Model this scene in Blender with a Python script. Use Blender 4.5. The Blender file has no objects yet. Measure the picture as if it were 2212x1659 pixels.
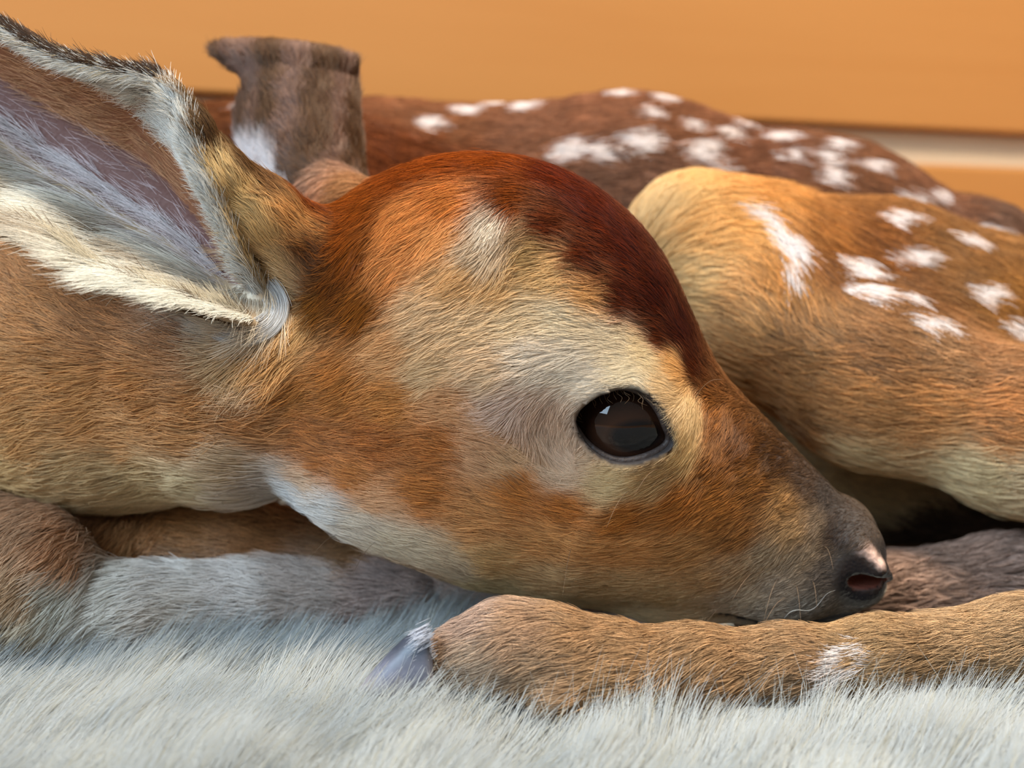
import bpy, math, time
import numpy as np
from mathutils import Vector, Matrix
from mathutils.bvhtree import BVHTree

T0 = time.time()
rng = np.random.default_rng(11)
scene = bpy.context.scene
COL = scene.collection

# ------------------------------------------------------------------ camera
W, H, F = 2212.0, 1659.0, 2372.0                 # frame and focal length in pixels
CAM = np.array([0.0, -0.29, 0.100])
PITCH = math.radians(6.0)
FW = np.array([0, math.cos(PITCH), -math.sin(PITCH)])
RT = np.array([1.0, 0, 0])
UP = np.array([0, math.sin(PITCH), math.cos(PITCH)])
cam_data = bpy.data.cameras.new('camera')
cam = bpy.data.objects.new('camera', cam_data)
COL.objects.link(cam)
cam.location = CAM
cam.rotation_euler = (math.pi / 2 - PITCH, 0, 0)
cam_data.sensor_fit = 'HORIZONTAL'
cam_data.sensor_width = 36.0
cam_data.lens = 36.0 * F / W
cam_data.clip_start = 0.005
cam_data.clip_end = 20
cam_data.dof.use_dof = True
cam_data.dof.focus_distance = 0.262
cam_data.dof.aperture_fstop = 9.5
scene.camera = cam

# ------------------------------------------------------------------ world, lights, exposure
world = bpy.data.worlds.new('room_light')
scene.world = world
world.use_nodes = True
wn = world.node_tree.nodes
wn['Background'].inputs[0].default_value = (1.0, 0.94, 0.87, 1)
wn['Background'].inputs[1].default_value = 0.25


def area(name, loc, aim, sx, sy, power, color):
    d = bpy.data.lights.new(name, 'AREA')
    d.shape = 'RECTANGLE'
    d.size, d.size_y = sx, sy
    d.energy = power
    d.color = color
    o = bpy.data.objects.new(name, d)
    COL.objects.link(o)
    o.location = loc
    v = Vector(aim) - Vector(loc)
    o.rotation_euler = v.to_track_quat('-Z', 'Y').to_euler()
    return o


area('window_light', (-1.25, -1.05, 1.25), (0, 0, 0.08), 1.4, 1.2, 64.0, (0.60, 0.80, 1.0))
area('ceiling_lamp', (0.60, -0.25, 1.95), (0.0, 0.0, 0.0), 0.45, 0.45, 84.0, (1.0, 0.92, 0.79))

scene.view_settings.view_transform = 'Standard'
scene.view_settings.look = 'None'
scene.view_settings.gamma = 1.0
scene.view_settings.use_curve_mapping = False
scene.view_settings.exposure = 0.18
scene.cycles.max_bounces = 2
scene.cycles.diffuse_bounces = 2
scene.cycles.use_light_tree = False
scene.cycles.adaptive_threshold = 0.2
scene.cycles.glossy_bounces = 2
scene.cycles.transmission_bounces = 3
scene.cycles.transparent_max_bounces = 4


# ------------------------------------------------------------------ helpers
def fur_rgb(c):
    """hair pigment from an sRGB look: light passes through many hairs, so one hair is paler than the coat"""
    return lin(c) ** 0.84


def lin(c):
    """sRGB 0-255 -> linear"""
    c = np.asarray(c, float) / 255.0
    return np.where(c <= 0.04045, c / 12.92, ((c + 0.055) / 1.055) ** 2.4)


def ray(px, py):
    return FW + RT * ((px - W / 2) / F) - UP * ((py - H / 2) / F)


def at(px, py, Y):
    """world point where the sight line through a photo pixel meets the depth plane y = Y"""
    d = ray(px, py)
    return CAM + d * ((Y - CAM[1]) / d[1])


def px2m(n, Y):
    return n * (Y - CAM[1]) / F


def to_px(P):
    q = P - CAM
    z = q @ FW
    return W / 2 + F * (q @ RT) / z, H / 2 - F * (q @ UP) / z


def norm(v):
    return v / np.maximum(np.linalg.norm(v, axis=-1, keepdims=True), 1e-9)


class Noise:
    """smooth pseudo noise in about -1..1: a sum of random plane waves"""
    def __init__(self, wavelength, seed, n=14):
        r = np.random.default_rng(seed)
        k = norm(r.normal(size=(n, 3))) * (2 * math.pi / wavelength) * r.uniform(0.6, 1.5, (n, 1))
        self.k, self.ph, self.s = k, r.uniform(0, 6.28, n), math.sqrt(2.0 / n) * 0.8
    def __call__(self, P):
        o = np.zeros(len(P))
        for k, p in zip(self.k, self.ph):
            o += np.sin(P @ k + p)
        return o * self.s


def mesh_obj(name, V, Fc, mat, parent=None, smooth=True):
    me = bpy.data.meshes.new(name)
    me.from_pydata([tuple(map(float, v)) for v in V], [], [tuple(int(i) for i in f) for f in Fc])
    if smooth:
        me.polygons.foreach_set('use_smooth', [True] * len(me.polygons))
    me.update()
    if mat:
        me.materials.append(mat)
    o = bpy.data.objects.new(name, me)
    COL.objects.link(o)
    if parent:
        o.parent = parent
        o.matrix_parent_inverse = parent.matrix_world.inverted()
    return o


def tag(o, label=None, category=None, group=None, kind=None):
    for k, v in (('label', label), ('category', category), ('group', group), ('kind', kind)):
        if v:
            o[k] = v
    return o


def empty(name, loc):
    o = bpy.data.objects.new(name, None)
    o.empty_display_size = 0.02
    o.location = loc
    COL.objects.link(o)
    bpy.context.view_layer.update()
    return o


def new_mat(name):
    m = bpy.data.materials.new(name)
    m.use_nodes = True
    return m, m.node_tree.nodes, m.node_tree.links, m.node_tree.nodes['Principled BSDF']


# ------------------------------------------------------------------ materials
def mat_simple(name, rgb, rough=0.6, coat=0.0, bump=0.0, scale=200.0, var=0.0, spec=0.5):
    m, n, l, b = new_mat(name)
    b.inputs['Roughness'].default_value = rough
    b.inputs['Specular IOR Level'].default_value = spec
    b.inputs['Coat Weight'].default_value = coat
    b.inputs['Coat Roughness'].default_value = 0.05
    c = lin(rgb)
    tc = n.new('ShaderNodeTexCoord')
    nz = n.new('ShaderNodeTexNoise')
    nz.inputs['Scale'].default_value = scale
    nz.inputs['Detail'].default_value = 4
    l.new(tc.outputs['Object'], nz.inputs['Vector'])
    mix = n.new('ShaderNodeMix')
    mix.data_type = 'RGBA'
    mix.inputs[6].default_value = (*(c * (1 - var)), 1)
    mix.inputs[7].default_value = (*(np.minimum(c * (1 + var), 1)), 1)
    l.new(nz.outputs['Fac'], mix.inputs[0])
    l.new(mix.outputs[2], b.inputs['Base Color'])
    if bump:
        bp = n.new('ShaderNodeBump')
        bp.inputs['Strength'].default_value = bump
        bp.inputs['Distance'].default_value = 0.001
        l.new(nz.outputs['Fac'], bp.inputs['Height'])
        l.new(bp.outputs['Normal'], b.inputs['Normal'])
    return m


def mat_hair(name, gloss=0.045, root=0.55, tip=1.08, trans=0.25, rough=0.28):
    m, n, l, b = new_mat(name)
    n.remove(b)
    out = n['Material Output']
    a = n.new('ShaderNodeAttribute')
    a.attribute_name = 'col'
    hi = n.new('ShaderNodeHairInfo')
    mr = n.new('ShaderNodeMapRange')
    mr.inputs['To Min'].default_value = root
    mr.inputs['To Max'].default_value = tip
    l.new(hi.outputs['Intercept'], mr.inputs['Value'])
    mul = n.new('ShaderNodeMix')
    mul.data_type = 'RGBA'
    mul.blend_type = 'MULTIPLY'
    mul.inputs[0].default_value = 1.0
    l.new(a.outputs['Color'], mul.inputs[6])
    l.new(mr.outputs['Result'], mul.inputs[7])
    d = n.new('ShaderNodeBsdfDiffuse')
    t = n.new('ShaderNodeBsdfTranslucent')
    l.new(mul.outputs[2], d.inputs['Color'])
    l.new(mul.outputs[2], t.inputs['Color'])
    m1 = n.new('ShaderNodeMixShader')
    m1.inputs[0].default_value = trans
    l.new(d.outputs[0], m1.inputs[1])
    l.new(t.outputs[0], m1.inputs[2])
    g = n.new('ShaderNodeBsdfHair')
    g.component = 'Reflection'
    g.inputs['RoughnessU'].default_value = rough
    g.inputs['RoughnessV'].default_value = rough
    gm = n.new('ShaderNodeMix')
    gm.data_type = 'RGBA'
    gm.inputs[0].default_value = 0.26
    gm.inputs[7].default_value = (1, 0.97, 0.93, 1)
    l.new(mul.outputs[2], gm.inputs[6])
    l.new(gm.outputs[2], g.inputs['Color'])
    m2 = n.new('ShaderNodeMixShader')
    m2.inputs[0].default_value = gloss
    l.new(m1.outputs[0], m2.inputs[1])
    l.new(g.outputs[0], m2.inputs[2])
    l.new(m2.outputs[0], out.inputs['Surface'])
    return m


def mat_skin():
    m, n, l, b = new_mat('fawn_skin')
    a = n.new('ShaderNodeAttribute')
    a.attribute_name = 'skin'
    w = n.new('ShaderNodeAttribute')
    w.attribute_name = 'wet'
    l.new(a.outputs['Color'], b.inputs['Base Color'])
    mr = n.new('ShaderNodeMapRange')
    mr.inputs['To Min'].default_value = 0.75
    mr.inputs['To Max'].default_value = 0.26
    l.new(w.outputs['Fac'], mr.inputs['Value'])
    l.new(mr.outputs['Result'], b.inputs['Roughness'])
    tc = n.new('ShaderNodeTexCoord')
    v = n.new('ShaderNodeTexVoronoi')
    v.inputs['Scale'].default_value = 900
    l.new(tc.outputs['Object'], v.inputs['Vector'])
    bp = n.new('ShaderNodeBump')
    bp.inputs['Strength'].default_value = 0.25
    bp.inputs['Distance'].default_value = 0.0006
    l.new(v.outputs['Distance'], bp.inputs['Height'])
    l.new(bp.outputs['Normal'], b.inputs['Normal'])
    return m


def mat_wood(name, c1, c2):
    m, n, l, b = new_mat(name)
    b.inputs['Roughness'].default_value = 0.42
    tc = n.new('ShaderNodeTexCoord')
    mp = n.new('ShaderNodeMapping')
    mp.inputs['Scale'].default_value = (1.2, 1.2, 14.0)
    l.new(tc.outputs['Object'], mp.inputs['Vector'])
    nz = n.new('ShaderNodeTexNoise')
    nz.inputs['Scale'].default_value = 2.2
    nz.inputs['Detail'].default_value = 6
    nz.inputs['Distortion'].default_value = 0.4
    l.new(mp.outputs[0], nz.inputs['Vector'])
    r = n.new('ShaderNodeValToRGB')
    r.color_ramp.elements[0].position = 0.3
    r.color_ramp.elements[0].color = (*lin(c1), 1)
    r.color_ramp.elements[1].position = 0.72
    r.color_ramp.elements[1].color = (*lin(c2), 1)
    l.new(nz.outputs['Fac'], r.inputs[0])
    l.new(r.outputs[0], b.inputs['Base Color'])
    return m


M_WOOD = mat_wood('orange_wood', (170, 113, 56), (175, 119, 62))
M_RAIL = mat_simple('cream_rail', (196, 172, 142), 0.55, var=0.05, scale=30)
M_FLOOR = mat_simple('floor_boards', (150, 105, 70), 0.5, var=0.15, scale=12)
M_BACK = mat_simple('hide_backing', (150, 150, 145), 0.9, var=0.06, scale=60)
M_PILE = mat_hair('rug_pile', gloss=0.05, root=0.90, tip=1.0, trans=0.45)
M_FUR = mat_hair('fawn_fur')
M_SKIN = mat_skin()

# ------------------------------------------------------------------ the setting
def box(name, x0, x1, y0, y1, z0, z1, mat, parent=None, bev=0.0015):
    import bmesh
    bm = bmesh.new()
    bmesh.ops.create_cube(bm, size=1)
    for v in bm.verts:
        v.co = ((x0 + x1) / 2 + v.co.x * (x1 - x0), (y0 + y1) / 2 + v.co.y * (y1 - y0), (z0 + z1) / 2 + v.co.z * (z1 - z0))
    bmesh.ops.bevel(bm, geom=bm.edges[:], offset=bev, segments=2, affect='EDGES', profile=0.6)
    me = bpy.data.meshes.new(name)
    bm.to_mesh(me)
    bm.free()
    me.materials.append(mat)
    o = bpy.data.objects.new(name, me)
    COL.objects.link(o)
    if parent:
        o.parent = parent
    return o


floor = box('floor', -1.6, 1.6, -1.6, 0.62, -0.055, -0.0165, M_FLOOR)
tag(floor, kind='structure')

# wooden wall of boards behind the fawn, a cream rail set back in the gap between two boards
wall = empty('wall_back', (0, 0.335, -0.0165))
tag(wall, kind='structure')
wall.rotation_euler = (0, 0, math.radians(19.0))
zl = 0.1890 + 0.0165
box('board', -1.4, 1.4, 0.0, 0.03, zl, zl + 0.55, M_WOOD, wall, 0.002)
box('rail', -1.4, 1.4, 0.007, 0.03, zl - 0.022, zl - 0.0005, M_RAIL, wall, 0.001)
box('board', -1.4, 1.4, 0.001, 0.03, 0.0, zl - 0.0225, M_WOOD, wall, 0.002)

# ------------------------------------------------------------------ fawn: signed distance model
f32 = np.float32
ROLL, YAW = math.radians(11.0), math.radians(7.0)
HN = np.array([math.sin(YAW) * math.cos(ROLL), math.cos(YAW) * math.cos(ROLL), math.sin(ROLL)])   # towards the far side of the head
HE1 = norm(np.array([1.0, 0, 0]) - HN[0] * HN)
HE2 = np.cross(HE1, HN)
H0 = at(1200, 850, 0.0)
HB = np.stack([HE1, HN, HE2])


def hl(px, py, v=0.0):
    """photo pixel on the head's middle plane -> head coordinates (forward, lateral, up); v = offset to the far side"""
    d = ray(px, py)
    t = ((H0 - CAM) @ HN) / (d @ HN)
    q = HB @ (CAM + d * t - H0)
    q[1] = v
    return q


KP = 0.29 / F                                     # metres per pixel at the head's middle plane


def smin(a, b, k):
    h = np.maximum(k - np.abs(a - b), 0) / k
    return np.minimum(a, b) - h * h * k * 0.25


def smax(a, b, k):
    return -smin(-a, -b, k)


def ell(P, c, r, ang=0.0):
    """ellipsoid, turned by ang in the first/third axis plane"""
    q = P - np.asarray(c, f32)
    if ang:
        ca, sa = math.cos(ang), math.sin(ang)
        q = np.stack([q[:, 0] * ca + q[:, 2] * sa, q[:, 1], -q[:, 0] * sa + q[:, 2] * ca], 1)
    r = np.asarray(r, f32)
    a = q / r
    k0 = np.sqrt((a * a).sum(1)) + 1e-9
    b = a / r
    k1 = np.sqrt((b * b).sum(1)) + 1e-9
    return k0 * (k0 - 1) / k1


def cone(P, a, b, ra, rb):
    a = np.asarray(a, f32)
    b = np.asarray(b, f32)
    ab = b - a
    t = np.clip(((P - a) @ ab) / (ab @ ab), 0, 1)
    q = P - a - t[:, None] * ab
    return np.sqrt((q * q).sum(1)) - (ra + (rb - ra) * t)


def chain(P, pts, k=0.004):
    d = None
    for (a, ra), (b, rb) in zip(pts[:-1], pts[1:]):
        e = cone(P, a, b, ra, rb)
        d = e if d is None else smin(d, e, k)
    return d


# --- eye
EYE_R = 0.0142
EYE_C = at(1338, 908, -0.0205)
EYE_AX = norm(-HN * 0.93 + HE1 * 0.32 + HE2 * 0.05)
EYE_U = norm(np.cross(np.array([0, 0, 1.0]), EYE_AX))
EYE_U = EYE_U if EYE_U[0] > 0 else -EYE_U
EYE_W = np.cross(EYE_U, EYE_AX)
EYE_W = EYE_W if EYE_W[2] > 0 else -EYE_W
LID_PX = [(1228, 884), (1240, 868), (1262, 855), (1290, 846), (1320, 840), (1350, 840), (1378, 850), (1402, 868), (1420, 893),
          (1432, 922), (1440, 944), (1432, 960), (1410, 974), (1384, 984), (1352, 990), (1322, 986), (1294, 972), (1268, 950), (1248, 922), (1236, 902)]


def ray_sphere(px, py, c, r):
    d = norm(ray(px, py))
    oc = CAM - c
    b = oc @ d
    disc = max(b * b - (oc @ oc - r * r), 0.0)
    return CAM + d * (-b - math.sqrt(disc))


def smooth_closed(P, n):
    P = np.asarray(P, float)
    m = len(P)
    t = np.linspace(0, m, n, endpoint=False)
    i = np.floor(t).astype(int)
    u = (t - i)[:, None]
    p0, p1, p2, p3 = P[(i - 1) % m], P[i % m], P[(i + 1) % m], P[(i + 2) % m]
    return 0.5 * (2 * p1 + (p2 - p0) * u + (2 * p0 - 5 * p1 + 4 * p2 - p3) * u ** 2 + (3 * p1 - p0 - 3 * p2 + p3) * u ** 3)


LID3 = np.array([ray_sphere(x, y, EYE_C, EYE_R + 0.0004) for x, y in LID_PX])
LID2 = smooth_closed(np.stack([(LID3 - EYE_C) @ EYE_U, (LID3 - EYE_C) @ EYE_W], 1), 72)


def poly2d(p, poly):
    """signed distance to a closed polygon, negative inside"""
    a = poly
    b = np.roll(poly, -1, 0)
    d2 = np.full(len(p), 1e9)
    s = np.ones(len(p))
    for (ax, ay), (bx, by) in zip(a, b):
        ex, ey = bx - ax, by - ay
        wx, wy = p[:, 0] - ax, p[:, 1] - ay
        t = np.clip((wx * ex + wy * ey) / (ex * ex + ey * ey), 0, 1)
        d2 = np.minimum(d2, (wx - ex * t) ** 2 + (wy - ey * t) ** 2)
        c1, c2, c3 = p[:, 1] >= ay, p[:, 1] < by, ex * wy > ey * wx
        flip = (c1 & c2 & c3) | (~c1 & ~c2 & ~c3)
        s = np.where(flip, -s, s)
    return s * np.sqrt(d2)


# --- ears: bent sheets given by two margins and the valley (or ridge) between them
def interp_curve(pts, u):
    pts = [(p[0], *at(p[1], p[2], p[3])) for p in pts]
    A = np.array(pts)
    k = A[:, 0]
    Q = A[:, 1:]
    tang = np.gradient(Q, k, axis=0)
    u = np.clip(u, k[0], k[-1])
    i = np.clip(np.searchsorted(k, u, side='right') - 1, 0, len(k) - 2)
    h = (k[i + 1] - k[i])[:, None]
    t = ((u - k[i]) / h[:, 0])[:, None]
    return ((2 * t ** 3 - 3 * t ** 2 + 1) * Q[i] + (t ** 3 - 2 * t ** 2 + t) * h * tang[i]
            + (-2 * t ** 3 + 3 * t ** 2) * Q[i + 1] + (t ** 3 - t ** 2) * h * tang[i + 1])


class Sheet:
    def __init__(self, U, M, L, nu=60, nv=30):
        self.U, self.M, self.L = U, M, L
        u, v = np.meshgrid(np.linspace(0, 1, nu), np.linspace(-1, 1, nv), indexing='ij')
        self.u, self.v = u.ravel(), v.ravel()
        P = self.pos(self.u, self.v)
        idx = np.arange(nu * nv).reshape(nu, nv)
        self.faces = np.stack([idx[:-1, :-1], idx[1:, :-1], idx[1:, 1:], idx[:-1, 1:]], -1).reshape(-1, 4)
        self.P = P
        self.bvh = BVHTree.FromPolygons([Vector(p) for p in P], [tuple(map(int, f)) for f in self.faces])
        self.lo, self.hi = P.min(0) - 0.012, P.max(0) + 0.012
    def pos(self, u, v):
        A, B, C = interp_curve(self.U, u), interp_curve(self.M, u), interp_curve(self.L, u)
        s = ((v + 1) / 2)[:, None]
        ctl = 2 * B - (A + C) / 2
        return C * (1 - s) ** 2 + 2 * s * (1 - s) * ctl + A * s ** 2
    def frame(self, u, v):
        e = 0.004
        P = self.pos(u, v)
        du = norm(self.pos(np.clip(u + e, 0, 1), v) - self.pos(np.clip(u - e, 0, 1), v))
        dv = norm(self.pos(u, np.clip(v + e, -1, 1)) - self.pos(u, np.clip(v - e, -1, 1)))
        n = norm(np.cross(du, dv))
        return P, du, dv, n
    def dist(self, P, th):
        d = np.full(len(P), 0.02, f32)
        m = ((P > self.lo) & (P < self.hi)).all(1)
        idx = np.nonzero(m)[0]
        fn = self.bvh.find_nearest
        for i in idx:
            r = fn(P[i].tolist(), 0.012)
            if r[3] is not None:
                d[i] = r[3]
        return d - th


NEAR_EAR = Sheet(
    U=[(0, 560, 628, -.020), (.12, 505, 520, -.026), (.28, 432, 350, -.031), (.40, 388, 225, -.031), (.47, 345, 172, -.029), (.56, 262, 152, -.026), (.70, 120, 116, -.019), (.84, -30, 40, -.010), (1, -300, -40, .004)],
    M=[(0, 566, 668, -.014), (.12, 500, 590, -.011), (.28, 400, 470, -.006), (.47, 280, 375, -.001), (.70, 110, 275, .004), (1, -300, 0, .008)],
    L=[(0, 548, 700, -.024), (.12, 470, 680, -.031), (.28, 345, 640, -.035), (.40, 240, 600, -.034), (.56, 120, 525, -.030), (.70, 0, 470, -.024), (.84, -120, 330, -.015), (1, -300, 30, .004)])
FAR_EAR = Sheet(
    U=[(0, 800, 415, .052), (.25, 783, 350, .056), (.5, 773, 260, .060), (.75, 768, 180, .066), (.88, 768, 140, .070), (1, 745, 118, .096)],
    M=[(0, 690, 425, .034), (.25, 660, 350, .039), (.5, 645, 265, .044), (.75, 632, 165, .052), (.88, 625, 108, .060), (1, 610, 96, .094)],
    L=[(0, 600, 420, .050), (.25, 540, 350, .058), (.5, 518, 260, .062), (.72, 524, 165, .066), (.88, 462, 104, .072), (1, 520, 96, .098)])

REGIONS = ['head', 'neck', 'torso', 'haunch', 'cannon', 'foreleg', 'near_ear', 'far_ear', 'far_leg', 'ear_base', 'far_base']


def sd_head(P):
    l = ((P - H0.astype(f32)) @ HB.T.astype(f32))
    k = KP
    # squash the lateral axis of the skull
    d = ell(l, hl(1035, 792), (458 * k, .0365, 452 * k))
    mz = l.copy()
    mz[:, 1] *= 1.12
    d = smin(d, cone(mz, hl(1330, 985), hl(1765, 1192), 305 * k, 132 * k), 0.012)
    d = smin(d, cone(mz, hl(1120, 1012), hl(1660, 1218), 280 * k, 114 * k), 0.010)
    ls = l.copy()
    ls[:, 1] = np.abs(ls[:, 1])
    d = smin(d, ell(ls, hl(880, 930, .017), (.034, .014, .024), -0.35), 0.014)      # jaw muscle
    d = smin(d, ell(ls, hl(1270, 775, .0225), (.022, .0085, .009), -0.30), 0.012)   # brow ridge
    d = smin(d, ell(ls, hl(1690, 1225, .0075), (.0135, .0105, .0105), 0.0), 0.006)    # upper lip pad
    d = smin(d, cone(l, hl(1430, 1262), hl(1790, 1284), .0082, .0066), 0.008)        # lower jaw
    d = smin(d, cone(l, hl(1180, 1220), hl(1480, 1272), .0080, .0080), 0.008)
    d = smin(d, ell(ls, hl(1822, 1172, .0055), (.0095, .0085, .0110), 0.5), 0.004)   # nose
    d = smin(d, ell(ls, hl(1845, 1250, .004), (.0075, .0075, .0055), 0.2), 0.004)    # nose lower edge / lip
    # mouth slit
    a, b, c = hl(1552, 1283), hl(1640, 1310), hl(1885, 1292)
    ms = l.copy()
    ms[:, 1] *= 0.02
    slit = smin(cone(ms, a, b, .0006, .0007), cone(ms, b, c, .0007, .0008), .001)
    d = smax(d, -np.maximum(slit, 0.009 - ls[:, 1]), 0.0022)
    # nostril
    d = smin(d, cone(ls, hl(1832, 1140, .0120), hl(1872, 1184, .0125), .0034, .0026), 0.003)     # nostril wing
    d = smin(d, cone(ls, hl(1872, 1184, .0125), hl(1897, 1210, .0098), .0026, .0019), 0.002)
    d = smax(d, -ell(ls, hl(1858, 1211, .0140), (.0056, .0085, .0024), -0.12), 0.0012)
    # temple hollow
    d = smax(d, -ell(ls, hl(1180, 560, .047), (.022, .014, .012), 0.4), 0.012)
    # eye socket bulge and opening
    q = P - EYE_C.astype(f32)
    r = np.sqrt((q * q).sum(1))
    d = smin(d, r - (EYE_R + 0.0012), 0.009)
    m = r < 0.026
    if m.any():
        qq = q[m].astype(float)
        pd = poly2d(np.stack([qq @ EYE_U, qq @ EYE_W], 1), LID2) - 0.0007
        ax = qq @ EYE_AX
        d[m] = np.maximum(d[m], -np.maximum(pd, 0.001 - ax))
    return d


TORSO = [(at(-250, 650, .10), .058), (at(150, 565, .165), .058), (at(800, 535, .185), .0565), (at(1350, 530, .185), .0580), (at(1750, 600, .18), .054), (at(2150, 800, .165), .048), (at(2420, 950, .155), .043)]
NECK = [(at(760, 800, .004), .0285), (at(520, 800, .012), .0330), (at(250, 790, .026), .0385), (at(0, 780, .042), .0415), (at(-330, 740, .080), .050)]
THIGH = [(at(2250, 790, .120), .042), (at(1900, 640, .105), .031), (at(1640, 555, .086), .0220), (at(1500, 528, .080), .0183)]
FLANK = [(at(1700, 660, .080), .024), (at(2000, 760, .085), .031), (at(2350, 900, .095), .036)]
SHANK = [(at(1498, 520, .080), .0180), (at(1610, 670, .066), .0215), (at(1880, 820, .050), .0235), (at(2200, 935, .036), .0205), (at(2520, 1060, .020), .0150)]
CANNON = [(at(2520, 1060, .020), .0150), (at(2560, 1250, -.005), .0140), (at(2420, 1345, -.022), .0118), (at(2190, 1384, -.029), .0090), (at(1900, 1416, -.036), .0076), (at(1700, 1434, -.039), .0074), (at(1500, 1446, -.042), .0086), (at(1310, 1446, -.043), .0096), (at(1180, 1416, -.043), .0100), (at(1090, 1400, -.043), .0092), (at(985, 1418, -.043), .0068)]
EAR_BACK = [(at(770, 640, .000), .0150), (at(665, 555, -.010), .0110), (at(575, 468, -.0175), .0080), (at(492, 385, -.0240), .0050), (at(432, 290, -.0285), .0026), (at(392, 215, -.0295), .0014)]
FORE_A = [(at(-420, 1060, .05), .030), (at(-150, 1210, .002), .019), (at(50, 1258, -.003), .0165), (at(150, 1300, .002), .0135)]
FORE_B = [(at(170, 1230, .020), .0145), (at(520, 1180, .030), .0115), (at(900, 1230, .035), .0105), (at(1200, 1285, .026), .0105), (at(1460, 1318, .012), .0090)]  # last stretch added under the chin to keep the gap there dark
FORE_C = [(at(80, 1340, -.008), .0105), (at(300, 1315, .000), .0105), (at(560, 1292, .010), .0095), (at(900, 1282, .026), .0080)]
FAR_LEG = [(at(2520, 1000, .10), .020), (at(2500, 1215, .045), .014), (at(2150, 1255, .034), .0120), (at(1900, 1285, .028), .0108), (at(1650, 1308, .024), .0095)]


def near(P, fn, lo, hi, m=.013):
    """fn only for the points inside a box; far points get a safe distance"""
    k = ((P > np.asarray(lo, f32) - m) & (P < np.asarray(hi, f32) + m)).all(1)
    d = np.full(len(P), m, f32)
    if k.any():
        d[k] = fn(P[k])
    return d


def span(*chains):
    A = np.array([p for c in chains for p, r in c])
    R = np.array([r for c in chains for p, r in c])[:, None]
    return (A - R).min(0), (A + R).max(0)


def sd_torso(P):
    t = chain(P, TORSO, .015)
    t = smin(t, ell(P, at(2120, 520, .15), (.014, .016, .012)), .02)
    t = smin(t, ell(P, at(560, 480, .14), (.055, .045, .040)), .025)      # shoulder
    t = smin(t, ell(P, at(300, 900, .13), (.06, .05, .05)), .03)          # chest
    t = smin(t, ell(P, at(1950, 1000, .140), (.085, .048, .028)), .02)     # belly
    return smin(t, cone(P, at(2420, 950, .155), at(2640, 1010, .150), .018, .008), .01)   # tail


def sd_haunch(P):
    return smin(smin(chain(P, THIGH, .01), chain(P, FLANK, .01), .012), chain(P, SHANK, .012), .016)


def sd_cannon(P):
    return smin(chain(P, CANNON, .006), cone(P, at(1240, 1492, -.050), at(1202, 1512, -.054), .0045, .0030), .004)


def sd_foreleg(P):
    return smin(smin(chain(P, FORE_A, .012), chain(P, FORE_B, .006), .006), chain(P, FORE_C, .004), .004)


def sd_near_ear(P):
    return NEAR_EAR.dist(P, .0011)


def sd_ear_base(P):
    return smin(chain(P, EAR_BACK, .004), cone(P, at(560, 670, -.014), at(500, 688, -.020), .0066, .0046), .004)


def sd_far_ear(P):
    return FAR_EAR.dist(P, .0012)


def sd_far_base(P):
    return cone(P, at(760, 480, .030), at(690, 420, .046), .0125, .0085)


HEAD_PTS = np.array([at(540, 600, 0), at(1940, 1350, 0), at(1000, 320, 0)])
HEAD_BOX = (np.array([HEAD_PTS[:, 0].min(), -.05, HEAD_PTS[:, 2].min() - .012]), np.array([HEAD_PTS[:, 0].max() + .003, .055, HEAD_PTS[:, 2].max() + .004]))
BOXES = dict(
    head=(sd_head, HEAD_BOX), neck=(lambda P: chain(P, NECK, .01), span(NECK)),
    torso=(sd_torso, (np.array([-.28, .04, -.02]), np.array([.32, .26, .22]))),
    haunch=(sd_haunch, span(THIGH, FLANK, SHANK)), cannon=(sd_cannon, span(CANNON)),
    foreleg=(sd_foreleg, span(FORE_A, FORE_B, FORE_C)),
    near_ear=(sd_near_ear, (NEAR_EAR.lo + .011, NEAR_EAR.hi - .011)),
    ear_base=(sd_ear_base, span(EAR_BACK, [(at(500, 688, -.020), .008)])),
    far_ear=(sd_far_ear, (FAR_EAR.lo + .011, FAR_EAR.hi - .011)),
    far_base=(sd_far_base, span([(at(760, 480, .030), .0125), (at(690, 420, .046), .0085)])),
    far_leg=(lambda P: chain(P, FAR_LEG, .006), span(FAR_LEG)))


def parts(P):
    P = np.ascontiguousarray(P, f32)
    return {k: near(P, fn, *b) for k, (fn, b) in BOXES.items()}


def sdf(P):
    g = parts(P)
    d = smin(g['head'], g['neck'], .007)
    d = smin(d, smin(g['near_ear'], g['ear_base'], .004), .006)
    d = smin(d, smin(g['far_ear'], g['far_base'], .004), .006)
    t = smin(g['torso'], g['haunch'], .006)
    t = smin(t, g['far_leg'], .004)
    d = smin(d, t, .004)
    d = np.minimum(d, g['cannon']) if False else smin(d, g['cannon'], .0012)
    d = smin(d, g['foreleg'], .003)
    return d, g


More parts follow.
